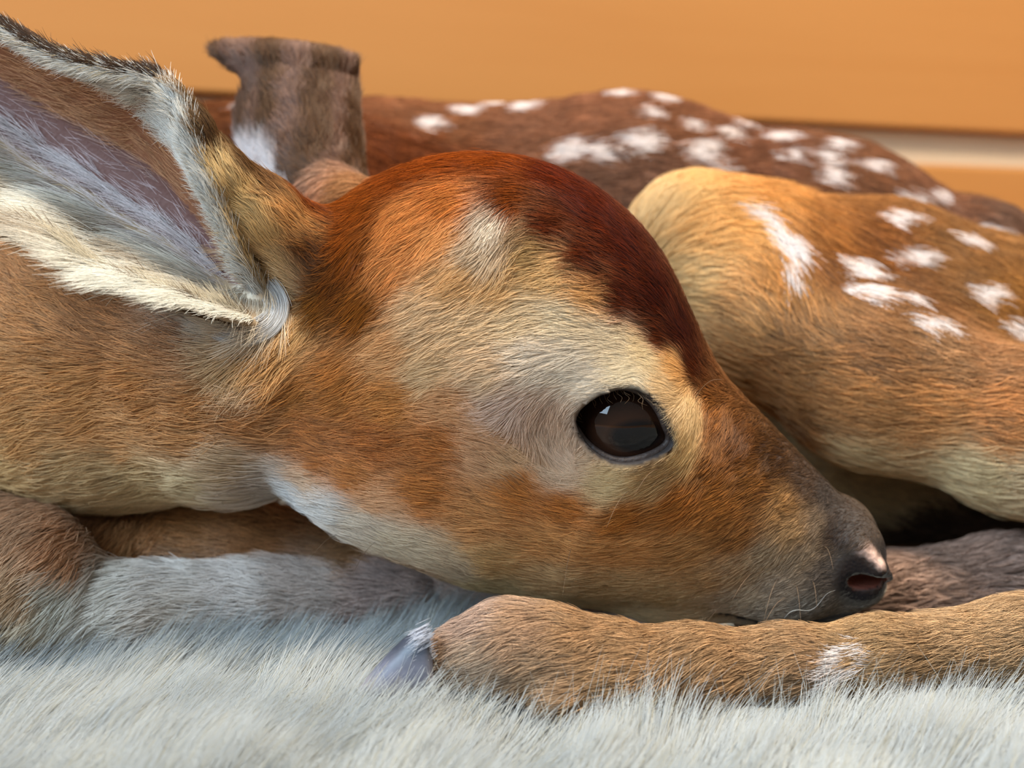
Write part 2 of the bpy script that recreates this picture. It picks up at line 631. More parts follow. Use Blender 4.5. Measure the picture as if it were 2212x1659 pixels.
def build_body():
    lo = np.array([-.290, -.072, -.030])
    hi = np.array([.305, .262, .205])
    vx = 0.00125
    n = (np.ceil((hi - lo) / vx / 4).astype(int)) * 4 + 1
    # coarse pass
    ax = [lo[i] + vx * np.arange(0, n[i], 4) for i in range(3)]
    C = np.stack(np.meshgrid(*ax, indexing='ij'), -1)
    cs = C.shape[:3]
    dc = sdf(C.reshape(-1, 3))[0].reshape(cs)
    near = np.abs(dc) < 0.0062
    # blocks of 4^3 cells touched
    b = near[:-1, :-1, :-1].copy()
    for i in (0, 1):
        for j in (0, 1):
            for k in (0, 1):
                b |= near[i:cs[0] - 1 + i, j:cs[1] - 1 + j, k:cs[2] - 1 + k]
    D = np.repeat(np.repeat(np.repeat(dc, 4, 0), 4, 1), 4, 2)[:n[0], :n[1], :n[2]].copy()
    mask = np.zeros(tuple(n), bool)
    fb = np.repeat(np.repeat(np.repeat(b, 4, 0), 4, 1), 4, 2)
    mask[:-1, :-1, :-1] = fb
    mask[1:, 1:, 1:] |= fb
    I = np.stack(np.nonzero(mask), 1)
    out = np.empty(len(I), f32)
    for s in range(0, len(I), 400000):
        out[s:s + 400000] = sdf(lo + I[s:s + 400000] * vx)[0]
    D[mask] = out
    D[0] = D[-1] = D[:, 0] = D[:, -1] = .0005
    D[:, :, 0] = D[:, :, -1] = .0005
    ins = D < 0
    cnt = np.zeros(tuple(n - 1), np.int8)
    for i in (0, 1):
        for j in (0, 1):
            for k in (0, 1):
                cnt += ins[i:n[0] - 1 + i, j:n[1] - 1 + j, k:n[2] - 1 + k]
    mixed = (cnt > 0) & (cnt < 8)
    cid = np.full(mixed.shape, -1, np.int32)
    cells = np.stack(np.nonzero(mixed), 1)
    cid[mixed] = np.arange(len(cells))
    # average of edge crossings in every mixed cell
    acc = np.zeros((len(cells), 3))
    num = np.zeros(len(cells))
    for a in range(3):
        o1, o2 = [x for x in range(3) if x != a]
        for p in (0, 1):
            for q in (0, 1):
                c0 = cells.copy()
                c0[:, o1] += p
                c0[:, o2] += q
                c1 = c0.copy()
                c1[:, a] += 1
                d0, d1 = D[tuple(c0.T)], D[tuple(c1.T)]
                x = (d0 < 0) != (d1 < 0)
                t = np.where(x, d0 / np.where(x, d0 - d1, 1), 0)
                pt = c0.astype(float)
                pt[:, a] += t
                acc[x] += pt[x]
                num[x] += 1
    V = lo + vx * acc / np.maximum(num, 1)[:, None]
    faces = []
    for a in range(3):
        o1, o2 = (a + 1) % 3, (a + 2) % 3
        s0 = [slice(0, None)] * 3
        s1 = [slice(0, None)] * 3
        s0[a], s1[a] = slice(0, -1), slice(1, None)
        A, B = ins[tuple(s0)], ins[tuple(s1)]
        for flip, m in ((False, A & ~B), (True, ~A & B)):
            e = np.stack(np.nonzero(m), 1)
            ok = (e[:, o1] > 0) & (e[:, o2] > 0) & (e[:, o1] < n[o1] - 1) & (e[:, o2] < n[o2] - 1)
            e = e[ok]
            q = []
            for p, r in ((-1, -1), (0, -1), (0, 0), (-1, 0)):
                c = e.copy()
                c[:, o1] += p
                c[:, o2] += r
                q.append(cid[tuple(c.T)])
            q = np.stack(q, 1)
            q = q[(q >= 0).all(1)]
            faces.append(q[:, ::-1] if flip else q)
    Fc = np.concatenate(faces)
    return V, Fc, vx


def gradient(P, h=0.0005):
    k = np.array([[1, -1, -1], [-1, -1, 1], [-1, 1, -1], [1, 1, 1]], float)
    g = np.zeros((len(P), 3))
    for e in k:
        g += e * sdf(P + e * h)[0][:, None]
    return norm(g)


V, FC, VX = build_body()
print('surface', len(V), len(FC), round(time.time() - T0, 1))
for it in range(2):      # relax a little, then pull back onto the surface
    acc = np.zeros_like(V)
    num = np.zeros(len(V))
    for i in range(4):
        np.add.at(acc, FC[:, i], V[FC[:, (i + 1) % 4]] + V[FC[:, (i + 3) % 4]])
        np.add.at(num, FC[:, i], 2)
    V = V * 0.5 + 0.5 * acc / np.maximum(num, 1)[:, None]
GR = sdf(V)
d0 = GR[0]
NV = None


def mesh_normals(V):
    a, b, c, d = (V[FC[:, i]] for i in range(4))
    fn = np.cross(c - a, d - b)
    vn = np.zeros_like(V)
    for i in range(4):
        np.add.at(vn, FC[:, i], fn)
    return norm(vn), fn


NV, FN = mesh_normals(V)
V = V - NV * np.clip(d0, -VX * .6, VX * .6)[:, None]
NV, FN = mesh_normals(V)
g = GR[1]
REG = np.argmin(np.stack([g[r] for r in REGIONS], 1), 1)
print('fitted', round(time.time() - T0, 1))
BODY_BVH = BVHTree.FromPolygons([Vector(v) for v in V.tolist()], [tuple(f) for f in FC.tolist()])


def hit(px, py):
    d = norm(ray(px, py))
    loc, nrm, idx, dist = BODY_BVH.ray_cast(Vector(CAM), Vector(d))
    if loc is None:
        return None
    return np.array(loc), int(REG[FC[idx][0]])

#--PART2--
# ------------------------------------------------------------------ coat: colour, lie and length of the hair
# tone of the coat, pigment with some light and shade painted in, at points of the animal (photo pixel of the point, sRGB)
COAT = [
 # crown
 (900,372,123,48,7),(1000,352,126,49,7),(1120,360,125,48,6),(1230,400,99,28,4),(1300,470,94,25,3),(1370,560,89,23,2),(1430,660,82,20,2),(1480,740,76,20,3),(1500,800,84,28,4),
 (800,435,128,54,8),(730,450,123,52,8),(680,450,117,48,7),(1000,430,166,90,35),(1130,430,117,46,6),(1210,500,90,27,4),(1290,570,94,28,4),(1370,650,90,25,3),(1440,740,86,27,4),
 (900,470,176,104,48),(980,500,190,123,66),(860,560,174,106,53),(780,540,117,53,9),(740,600,100,46,9),(690,560,98,48,9),(700,650,109,57,12),(800,650,125,63,14),(760,500,125,54,9),
 # temple
 (1075,475,172,153,134),(1050,530,172,145,118),(1130,490,132,100,69),(1170,540,150,114,69),(1020,590,192,143,92),(1110,600,196,149,97),(1220,590,196,153,101),(1300,650,176,124,71),
 # brow and cheek
 (950,680,216,173,129),(1050,680,220,181,138),(1150,690,220,186,145),(1250,690,232,204,167),(1330,740,238,213,180),(1410,770,227,198,155),(1180,770,227,202,178),(1260,790,234,213,191),(1360,800,227,204,171),(1470,800,188,138,81),(1450,850,208,171,125),
 (860,750,193,135,84),(950,790,214,171,125),(1080,800,218,178,138),(760,820,163,96,41),(660,840,159,95,41),(880,860,173,105,46),(1000,880,188,130,83),(1110,870,212,175,154),(580,760,190,144,95),(560,830,202,162,125),
 (700,950,159,89,36),(850,960,157,84,32),(980,970,163,91,37),(1080,980,190,138,98),(1170,890,173,138,114),(1190,960,184,150,125),(1130,1010,194,148,106),(1230,1030,202,167,137),(1330,1050,210,176,128),(1420,1030,176,136,88),(1480,960,200,159,102),(1500,890,208,169,117),
 (1150,1075,171,98,37),(1250,1100,163,89,29),(1370,1110,159,88,28),(1480,1080,156,86,28),(1550,1000,128,72,26),(1540,900,132,75,29),(1600,950,102,56,22),(1640,1040,123,72,28),(1560,1100,152,88,33),(1680,1000,84,50,24),
 (800,1040,169,96,38),(950,1070,169,96,38),(1080,1130,182,120,66),(1230,1180,186,124,67),(1380,1180,182,120,63),(1500,1180,166,110,57),(1600,1150,144,86,36),(720,1010,163,91,37),
 (1100,1220,196,148,92),(1230,1260,198,154,104),(1360,1270,200,156,104),(1460,1290,196,152,100),(1540,1250,172,124,76),(1520,1310,196,154,108),(1400,1310,204,168,122),(1250,1295,206,172,125),(1100,1270,212,182,133),
 # throat
 (600,1040,242,216,198),(660,1080,248,240,238),(740,1105,248,235,227),(830,1145,247,220,194),(920,1195,244,214,179),(1010,1235,238,205,168),(540,1010,225,186,146),(850,1090,214,153,106),(700,1050,225,179,142),
 # muzzle
 (1700,1080,140,96,52),(1740,1040,84,60,44),(1790,1080,74,60,52),(1720,1140,150,112,72),(1770,1130,120,96,74),(1660,1200,150,122,92),(1600,1230,160,122,84),(1620,1290,164,136,108),(1690,1270,142,118,96),(1740,1200,128,104,80),(1780,1240,92,78,68),(1570,1310,170,138,108),(1750,1310,124,110,96),(1850,1320,110,98,86),(1650,1320,140,118,98),
 # neck
 (30,620,164,108,64),(120,700,164,106,58),(250,720,152,96,52),(60,800,168,114,66),(200,850,170,114,64),(350,820,160,102,54),(480,860,160,102,54),(100,920,178,126,76),(300,930,178,122,72),(450,930,172,114,64),(40,1010,190,150,100),(200,1020,182,146,102),(350,1030,186,152,108),(480,1040,204,174,132),(420,760,146,94,54),(600,920,164,104,56),
 # base of the ear
 (470,690,226,218,208),(520,690,228,222,216),(560,690,222,208,192),(575,640,216,196,172),(500,740,178,146,112),(520,780,176,138,98),(610,600,176,136,88),(600,520,196,154,98),(550,450,204,166,110),(500,390,206,172,120),(640,480,176,124,70),(620,420,112,72,38),(560,385,92,60,32),(490,340,84,54,30),(660,500,168,116,64),(650,700,174,128,78),(620,760,180,130,78),
 (700,415,150,104,78),(660,400,140,104,84),(770,410,140,92,56),
 # back and flank; shade behind the head and under the thigh painted in
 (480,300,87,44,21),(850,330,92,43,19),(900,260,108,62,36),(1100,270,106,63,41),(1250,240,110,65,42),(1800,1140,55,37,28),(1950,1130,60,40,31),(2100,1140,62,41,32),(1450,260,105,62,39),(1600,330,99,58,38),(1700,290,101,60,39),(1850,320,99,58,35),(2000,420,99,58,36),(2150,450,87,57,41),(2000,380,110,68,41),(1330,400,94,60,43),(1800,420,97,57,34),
 # thigh and shank
 (1400,470,216,174,120),(1450,420,206,159,99),(1520,400,190,135,76),(1620,410,166,107,50),(1480,520,196,143,84),(1560,480,180,125,66),(1460,600,190,151,101),(1640,560,155,99,46),(1740,470,144,86,37),(1850,520,116,63,24),(1770,540,120,67,26),(1560,640,172,122,72),(1680,680,136,92,53),(1900,620,114,70,37),(2050,560,118,74,37),(1980,760,132,92,59),(2150,620,127,79,34),(1850,750,129,84,48),(2100,780,136,90,55),
 (1650,800,140,90,46),(1800,860,160,104,55),(1950,870,166,108,59),(2120,900,160,100,53),(1700,900,128,80,40),(1780,960,176,143,99),(1880,1010,196,169,124),(2040,1020,190,161,118),(2180,1050,188,157,118),(1620,860,112,73,38),
 # hind foot
 (960,1350,158,131,116),(1050,1320,149,116,96),(1150,1350,144,107,77),(1280,1370,143,103,65),(1400,1400,141,101,62),(1550,1400,141,101,62),(1700,1400,143,104,66),(1900,1370,147,109,68),(2100,1350,154,116,77),(2190,1400,149,112,74),(1050,1440,152,122,96),(1200,1450,146,110,77),(1350,1490,146,106,66),(1500,1500,136,97,62),(1750,1470,133,96,62),(2000,1440,139,103,66),
 # fore leg, tones raised to offset the shade it lies in
 (60,1130,167,125,93),(150,1180,181,125,85),(300,1150,166,113,68),(450,1120,178,119,65),(600,1150,172,114,65),(800,1200,168,121,79),(950,1240,152,119,92),(60,1250,170,132,98),(150,1280,245,238,224),(80,1330,236,215,188),(30,1390,217,165,103),(250,1260,243,231,219),(400,1260,233,219,210),(550,1270,214,200,193),(700,1270,195,177,169),(200,1350,240,229,217),(400,1310,219,203,191),(850,1270,177,153,146),
 # other hind leg
 (2100,1220,132,102,88),(2000,1240,128,100,86),(2190,1200,138,110,98)]

# the lie of the hair, root to tip
FLOW = [
 [(1545,825),(1480,770),(1390,735),(1280,715),(1150,705),(1020,730),(880,780),(740,840),(600,900)],
 [(1500,790),(1440,730),(1330,680),(1220,640),(1100,650),(980,700),(830,770),(680,830)],
 [(1510,760),(1450,640),(1350,560),(1240,510),(1150,500)],
 [(1440,620),(1340,500),(1220,430),(1100,400),(980,400),(880,440),(800,520),(740,600)],
 [(1300,440),(1180,380),(1050,360),(920,380),(800,430),(720,460)],
 [(1120,480),(1060,540),(960,600),(850,670),(720,750),(600,830)],
 [(1060,440),(960,520),(860,600),(760,680),(660,750)],
 [(1110,460),(1080,520),(1060,600)],
 [(780,560),(720,640),(650,720),(580,800)],
 [(1440,830),(1360,800),(1260,795),(1170,815),(1060,830),(940,850),(800,880),(640,900)],
 [(1500,870),(1490,930),(1460,1000),(1390,1045),(1300,1060),(1210,1040),(1140,990),(1060,940),(930,910),(780,910)],
 [(1170,880),(1150,930),(1180,990),(1240,1030)],
 [(1570,900),(1530,980),(1470,1060),(1380,1100),(1260,1100),(1140,1060),(1020,1000),(880,960),(700,940),(500,900)],
 [(1700,1010),(1620,1040),(1520,1090),(1380,1150),(1220,1140),(1060,1090),(920,1030),(760,990),(600,960)],
 [(1760,1080),(1660,1120),(1560,1170),(1400,1200),(1240,1190),(1080,1140),(920,1090),(760,1050),(620,1020)],
 [(1560,1270),(1420,1270),(1280,1250),(1130,1210),(980,1160),(840,1110),(680,1060)],
 [(1540,1310),(1400,1310),(1250,1290),(1100,1265),(960,1215),(800,1140),(650,1090),(540,1030)],
 [(1790,1120),(1740,1150),(1690,1200),(1630,1240),(1580,1280)],
 [(1800,1250),(1720,1260),(1650,1290),(1590,1310)],
 # neck
 [(620,860),(480,850),(330,850),(160,870),(0,900)],
 [(480,760),(350,730),(200,680),(60,630),(0,600)],
 [(600,1000),(450,980),(300,960),(140,970),(0,990)],
 [(560,1040),(420,1030),(260,1040),(60,1050)],
 # ear base
 [(690,560),(620,500),(550,430),(480,360),(420,280)],
 [(660,620),(620,560),(560,480),(500,420),(450,340)],
 [(585,610),(602,650),(590,690),(550,712),(500,705),(440,685)],
 [(560,630),(575,660),(560,685),(520,690),(460,680)],
 [(560,760),(530,790),(510,820)],
 # back
 [(450,300),(800,260),(1100,290),(1400,300),(1700,330),(1950,400),(2200,520)],
 [(1150,340),(1330,330),(1480,340),(1700,380),(1950,450)],
 # thigh
 [(1390,500),(1420,440),(1500,400),(1620,410),(1750,470),(1900,560),(2100,640)],
 [(1410,540),(1460,480),(1540,450),(1640,480),(1700,560),(1720,640)],
 [(1440,600),(1500,560),(1580,560),(1640,620),(1700,690)],
 [(1480,660),(1580,700),(1720,760),(1900,810),(2150,860)],
 [(1750,520),(1850,580),(1980,640),(2200,720)],
 [(1560,780),(1680,840),(1820,880),(2000,900),(2200,920)],
 [(1620,880),(1740,950),(1860,1000),(2040,1030),(2200,1060)],
 # hind foot
 [(2200,1340),(2000,1370),(1800,1390),(1640,1400),(1500,1440),(1440,1520)],
 [(2150,1440),(1900,1460),(1700,1480),(1560,1520)],
 [(1600,1360),(1400,1360),(1200,1360),(1060,1380),(940,1420)],
 [(1420,1420),(1300,1440),(1180,1470),(1080,1500)],
 # fore leg
 [(250,1130),(120,1180),(20,1260)],[(180,1230),(100,1290),(50,1380)],[(950,1240),(650,1200),(350,1170)],[(850,1290),(600,1280),(300,1260)],[(300,1260),(180,1290),(110,1370)],
 [(1900,1255),(2050,1235),(2190,1220)]]

# white spots: photo pixel of the centre, half width and half height
SPOTS = [(480,230,30,12),(880,266,14,9),(960,235,34,14),(1078,230,32,11),(1010,207,26,8),(1178,330,42,26),(1250,340,32,24),(1335,314,42,34),(1355,251,24,11),(1385,214,28,8),(1475,325,42,26),(1290,206,26,6),
 (1640,295,40,15),(1760,310,32,11),(1665,338,28,15),(1742,340,24,13),(1750,378,32,20),(1835,351,40,18),(1410,400,40,20),(1520,372,40,9),(1930,412,40,20),(1992,406,30,15),(1450,272,26,8),(1530,288,26,7),(1560,262,18,6),
 (1900,462,44,20),(2050,503,40,10),(2106,488,24,18),(1815,566,54,28),(1840,622,42,20),(1922,545,46,22),(1916,635,20,18),(1945,682,28,14),(1988,690,22,11),(2085,628,44,24),(2150,700,36,24),(2195,722,34,24),(2204,505,20,16),(2208,612,18,14),(2195,460,14,12)]
STRIPES = [[(1580,450,24),(1640,470,26),(1680,505,24),(1695,555,17),(1698,590,9)], [(1795,1478,10),(1800,1440,15),(1835,1410,15),(1890,1397,9)], [(1815,1462,8),(1860,1440,9),(1905,1424,7)]]
SPOT_RGB = (226, 212, 204)

FAMILY = {'far_base': 0, 'head': 0, 'neck': 0, 'ear_base': 0, 'near_ear': 0, 'far_ear': 0, 'torso': 1, 'haunch': 2, 'cannon': 3, 'foreleg': 4, 'far_leg': 5}
FAM = np.array([FAMILY[r] for r in REGIONS])[REG]

cp, cc, cf = [], [], []
for x, y, r_, g_, b_ in COAT:
    h = hit(x, y)
    if h is not None:
        cp.append(h[0]); cc.append(lin((r_, g_, b_))); cf.append(FAMILY[REGIONS[h[1]]])
cp, cc, cf = np.array(cp), np.array(cc), np.array(cf)
fp, fd, ff = [], [], []
for line in FLOW:
    hs = [hit(*p) for p in line]
    for a, b in zip(hs[:-1], hs[1:]):
        if a is None or b is None or FAMILY[REGIONS[a[1]]] != FAMILY[REGIONS[b[1]]]:
            continue
        t = b[0] - a[0]
        if np.linalg.norm(t) > 0.09:
            continue
        t = t / np.linalg.norm(t)
        for q in (0.0, 0.5):
            fp.append(a[0] * (1 - q) + b[0] * q); fd.append(t); ff.append(FAMILY[REGIONS[a[1]]])
fp, fd, ff = np.array(fp), np.array(fd), np.array(ff)


def field(P, fam, pts, vals, pf, eps, power):
    out = np.zeros((len(P), vals.shape[1]))
    for f in range(6):
        m = fam == f
        k = pf == f
        if not m.any():
            continue
        if not k.any():
            k = np.ones(len(pf), bool)
        idx = np.nonzero(m)[0]
        for s0 in range(0, len(idx), 60000):
            ii = idx[s0:s0 + 60000]
            A = P[ii].astype(f32)
            B = pts[k].astype(f32)
            d2 = (A * A).sum(1)[:, None] + (B * B).sum(1)[None] - 2 * A @ B.T
            w = (np.maximum(d2, 0) + eps * eps) ** (-power / 2)
            out[ii] = (w @ vals[k].astype(f32)) / w.sum(1)[:, None]
    return out


COLV = field(V, FAM, cp, cc ** 0.84, cf, 0.0030, 5.0)
# neighbouring hairs lie over one another and soften the pattern: keep the pigments well apart
LUMV = COLV @ np.array([.3, .5, .2])
BASE = np.array([.27, .20, .22, .30, .30, .2])[FAM]
COLV = COLV * ((LUMV / BASE) ** np.array([.42, .15, .42, .2, .3, .1])[FAM])[:, None]
COLV = COLV * np.array([1.0, 1.01, 0.97])
COLV = COLV * np.minimum(1, 0.86 / COLV.max(1))[:, None]
DIRV = field(V, FAM, fp, fd, ff, 0.0040, 4.0)
DIRV = norm(DIRV - NV * (DIRV * NV).sum(1)[:, None])

# white markings
spotw = np.zeros(len(V))
n_sp = Noise(0.006, 5)(V)
for x, y, rx, ry in SPOTS:
    h = next((q for q in (hit(x, y + e) for e in (0, 10, 20, 30)) if q is not None), None)
    if h is None or REGIONS[h[1]] not in ('torso', 'haunch'):
        continue
    rx, ry = max(rx, 26), max(ry, 17)        # hair of the surrounding coat overlaps the edges
    k = ((h[0] - CAM) @ FW) / F
    q = V - h[0]
    e = np.sqrt(((q @ RT) / (rx * k)) ** 2 + ((q @ UP) / (ry * k)) ** 2 + (q[:, 1] / (2.6 * rx * k)) ** 2)
    spotw = np.maximum(spotw, np.where(FAM == FAMILY[REGIONS[h[1]]], np.clip((1.12 + 0.16 * n_sp - e) / 0.3, 0, 1), 0))
for line in STRIPES:
    hs = [(hit(x, y), r) for x, y, r in line]
    for (a, ra), (b, rb) in zip(hs[:-1], hs[1:]):
        if a is None or b is None:
            continue
        k = ((a[0] - CAM) @ FW) / F
        d = cone(V.astype(f32), a[0], b[0], ra * k, rb * k)
        spotw = np.maximum(spotw, np.where(FAM == FAMILY[REGIONS[a[1]]], np.clip(0.5 - (d - 0.0008 * n_sp) / 0.0025, 0, 1), 0))

# dark rim of the eye, nose leather
q = V - EYE_C
eye_r = np.linalg.norm(q, axis=1)
LIDD = np.full(len(V), 0.05)
m = eye_r < 0.03
LIDD[m] = poly2d(np.stack([q[m] @ EYE_U, q[m] @ EYE_W], 1), LID2)
LIDD[(eye_r >= 0.03) | ((q @ EYE_AX) < -0.004)] = 0.05
rimw = np.clip(1 - LIDD / 0.0042, 0, 1) ** 1.3
COLV = COLV * (1 - rimw[:, None]) + fur_rgb((72, 58, 50)) * rimw[:, None]
NOSE_C = H0 + HB.T @ hl(1852, 1188, 0.0)
lv = (V - H0) @ HB.T
nl = lv - hl(1846, 1196)
nose_e = np.sqrt((nl[:, 0] / .0095) ** 2 + (nl[:, 1] / .025) ** 2 + (nl[:, 2] / .0105) ** 2)
nosew = np.where(FAM == 0, np.clip((1.12 - nose_e) / 0.25, 0, 1), 0)
PINK_SHINE = []  # pink of the nostril wing, its wet highlight painted into the colour
for (x, y, rx) in ((1838, 1140, 20), (1850, 1160, 22), (1866, 1178, 20), (1885, 1196, 16), (1902, 1214, 14)):
    h = hit(x, y)
    if h is not None:
        PINK_SHINE.append((h[0], px2m(rx, -.01)))
pink_shinew = np.zeros(len(V))
for c, r in PINK_SHINE:
    pink_shinew = np.maximum(pink_shinew, np.clip(1.4 - np.linalg.norm(V - c, axis=1) / r, 0, 1))

SKIN = COLV ** 1.2 * 0.75
SKIN = SKIN * (1 - spotw[:, None]) + lin(SPOT_RGB) * 0.7 * spotw[:, None]
nose_col = lin((40, 36, 36)) * (1 - pink_shinew[:, None]) + lin((222, 184, 166)) * pink_shinew[:, None]
SKIN = SKIN * (1 - nosew[:, None]) + nose_col * nosew[:, None]
hole = lv.copy()
hole[:, 1] = np.abs(hole[:, 1])
hole = ell(hole.astype(f32), hl(1858, 1211, .0140), (.0056, .0085, .0024), -0.12)
SKIN[(hole < .0002) & (FAM == 0)] = lin((112, 66, 54))
es = np.array([r in ('near_ear', 'far_ear') for r in REGIONS])[REG]
SKIN[es] = lin((98, 64, 56))
EARU, EARV = np.zeros(len(V)), np.zeros(len(V))
for i in np.nonzero(REG == REGIONS.index('near_ear'))[0]:
    r_ = NEAR_EAR.bvh.find_nearest(V[i].tolist())
    vv = NEAR_EAR.v[NEAR_EAR.faces[r_[2]][0]]
    EARU[i], EARV[i] = NEAR_EAR.u[NEAR_EAR.faces[r_[2]][0]], vv
    if vv > 0.86:
        SKIN[i] = lin((200, 186, 166))
    elif vv < -0.5:
        SKIN[i] = lin((150, 128, 100))
    elif vv > 0.2:
        SKIN[i] = lin((128, 80, 50))
MS = lv.copy().astype(f32)
MS[:, 1] *= 0.02
SLIT = smin(cone(MS, hl(1552, 1283), hl(1640, 1310), .0006, .0007), cone(MS, hl(1640, 1310), hl(1885, 1292), .0007, .0008), .001)
SLIT = np.where((FAM == 0) & (np.abs(lv[:, 1]) > .007), SLIT, 0.02)
SKIN[SLIT < 0.0004] = lin((36, 26, 24))
SKIN[(LIDD < 0.0012)] = lin((34, 24, 20))

fawn = empty('fawn', (0, 0.1, 0))
tag(fawn, 'white-spotted brown fawn curled up on the white fur rug, chin on its hind foot', 'fawn')
body = mesh_obj('body', V, FC, M_SKIN, fawn)
at_ = body.data.attributes.new('skin', 'FLOAT_COLOR', 'POINT')
at_.data.foreach_set('color', np.concatenate([np.clip(SKIN, 0, 1), np.ones((len(V), 1))], 1).astype(f32).ravel())
at_ = body.data.attributes.new('wet', 'FLOAT', 'POINT')
at_.data.foreach_set('value', nosew.astype(f32))
print('coat fields', round(time.time() - T0, 1))


# ------------------------------------------------------------------ hair
def make_hair(name, P, rad, col, mat, parent=None, taper=(1.0, 1.0, 0.9, 0.65, 0.25)):
    N, K = P.shape[:2]
    cu = bpy.data.hair_curves.new(name)
    cu.add_curves([K] * N)
    cu.attributes['position'].data.foreach_set('vector', P.astype(f32).ravel())
    tp = np.interp(np.linspace(0, 1, K), np.linspace(0, 1, len(taper)), taper)
    ra = cu.attributes.new('radius', 'FLOAT', 'POINT')
    ra.data.foreach_set('value', (np.broadcast_to(rad, (N,))[:, None] * tp[None]).astype(f32).ravel())
    ca = cu.attributes.new('col', 'FLOAT_COLOR', 'CURVE')
    col = col * np.minimum(1, 0.92 / np.maximum(col.max(1), 1e-6))[:, None]
    ca.data.foreach_set('color', np.concatenate([np.clip(col, 0, 1), np.ones((N, 1))], 1).astype(f32).ravel())
    cu.materials.append(mat)
    o = bpy.data.objects.new(name, cu)
    COL.objects.link(o)
    if parent:
        o.parent = parent
        o.matrix_parent_inverse = parent.matrix_world.inverted()
    return o


def rotate_about(v, axis, ang):
    c, s = np.cos(ang)[:, None], np.sin(ang)[:, None]
    return v * c + np.cross(axis, v) * s + axis * (v * axis).sum(1)[:, None] * (1 - c)


NWA, NWB, NCL = Noise(0.0085, 21), Noise(0.0030, 22), Noise(0.0022, 23)
GAIN = 1.46


def strands(P, N, T, L, lift, drop, K=5, wav=0.15, jit=0.085, seed=0):
    """hairs from roots P with normal N lying along T; drop = how far the surface falls away over a length L"""
    r = np.random.default_rng(seed)
    n = len(P)
    T = rotate_about(T, N, wav * NWA(P) + 0.7 * wav * NWB(P) + r.normal(0, jit, n))
    B = np.cross(N, T)
    fl = r.uniform(0.65, 1.2, n)
    L = L * fl
    drop = drop * np.where(drop > 0, fl * fl, 1) * 0.92
    lift = np.maximum(lift + r.normal(0, 0.05, n), 0.02)
    bend = (0.09 * NWB(P + 0.05) + r.normal(0, 0.04, n)) * L
    out = np.empty((n, K, 3))
    for i, t in enumerate(np.linspace(0, 1, K)):
        hgt = np.sin(lift) * L * (1.7 * t - 1.0 * t * t) - 0.0001 - drop * t * t
        out[:, i] = P + T * (np.cos(lift) * L * t)[:, None] + N * hgt[:, None] + B * (bend * t * t)[:, None]
    return out


# per-region coat: density per mm2, radius m, length m, lift rad
COATS = {'far_base': (6, .00008, .007, .2), 'head': (12, .000052, .0068, .14), 'ear_base': (12, .000052, .0068, .20), 'neck': (6.5, .000075, .0105, .20), 'torso': (2.4, .00014, .0130, .20),
         'haunch': (3.4, .00011, .0115, .18), 'cannon': (9, .000062, .0066, .17), 'foreleg': (4.5, .00009, .0100, .24), 'far_leg': (2.0, .00013, .0080, .2)}
FUR_NAMES = {'far_base': 'far_ear_base_fur', 'head': 'head_fur', 'ear_base': 'ear_base_fur', 'neck': 'neck_fur', 'torso': 'back_fur', 'haunch': 'thigh_fur', 'cannon': 'hind_foot_fur', 'foreleg': 'front_leg_fur', 'far_leg': 'far_hind_leg_fur'}
FUR_LABELS = {'far_base': 'brown fur at the root of the far ear', 'head': 'short wavy russet and cream fur of the face', 'ear_base': 'tan and white fur curling round the ear base', 'neck': 'soft light brown neck fur', 'torso': 'dark brown back fur with white spots',
              'haunch': 'tan thigh fur with white spots and cream stripe', 'cannon': 'smooth tan fur of the hind foot under the chin', 'foreleg': 'brown and cream fur of the folded front leg', 'far_leg': 'dim greyish fur of the other hind leg'}

a_, b_, c_, d_ = (V[FC[:, i]] for i in range(4))
FAREA = 0.5 * np.linalg.norm(np.cross(c_ - a_, d_ - b_), axis=1)
FCEN = (a_ + b_ + c_ + d_) / 4
FNOR = norm(np.cross(c_ - a_, d_ - b_))
FREG = REG[FC[:, 0]]
vx_, vy_ = to_px(FCEN)
vdir = norm(FCEN - CAM)
facing = -(FNOR * vdir).sum(1)
DENS = np.where((vx_ > -220) & (vx_ < W + 220) & (vy_ > -160) & (vy_ < H + 100), 1.0, 0.22)
DENS *= np.where(facing > -0.25, 1.0, 0.12)
LENV = np.array([COATS.get(r, (0, 0, .005, 0))[2] for r in REGIONS])[REG]
nose_d = np.linalg.norm(V - NOSE_C, axis=1)
head_m = np.isin(REG, [REGIONS.index('head')])
LENV = np.where(head_m, np.minimum(LENV, 0.0012 + 0.075 * np.maximum(nose_d - 0.010, 0)), LENV)
LENV = np.where(LIDD < 0.03, np.minimum(LENV, 0.0016 + 0.28 * np.maximum(LIDD, 0)), LENV)
wh = np.clip((COLV.sum(1) - 1.7) / 0.5, 0, 1)
LENV = np.where(FAM == 0, LENV * (1 + 0.5 * wh * (V[:, 0] < -0.01)), LENV)
DROPV = np.clip(sdf(V + DIRV * LENV[:, None])[0], -0.001, 0.005)
NMIX = Noise(0.0016, 31)

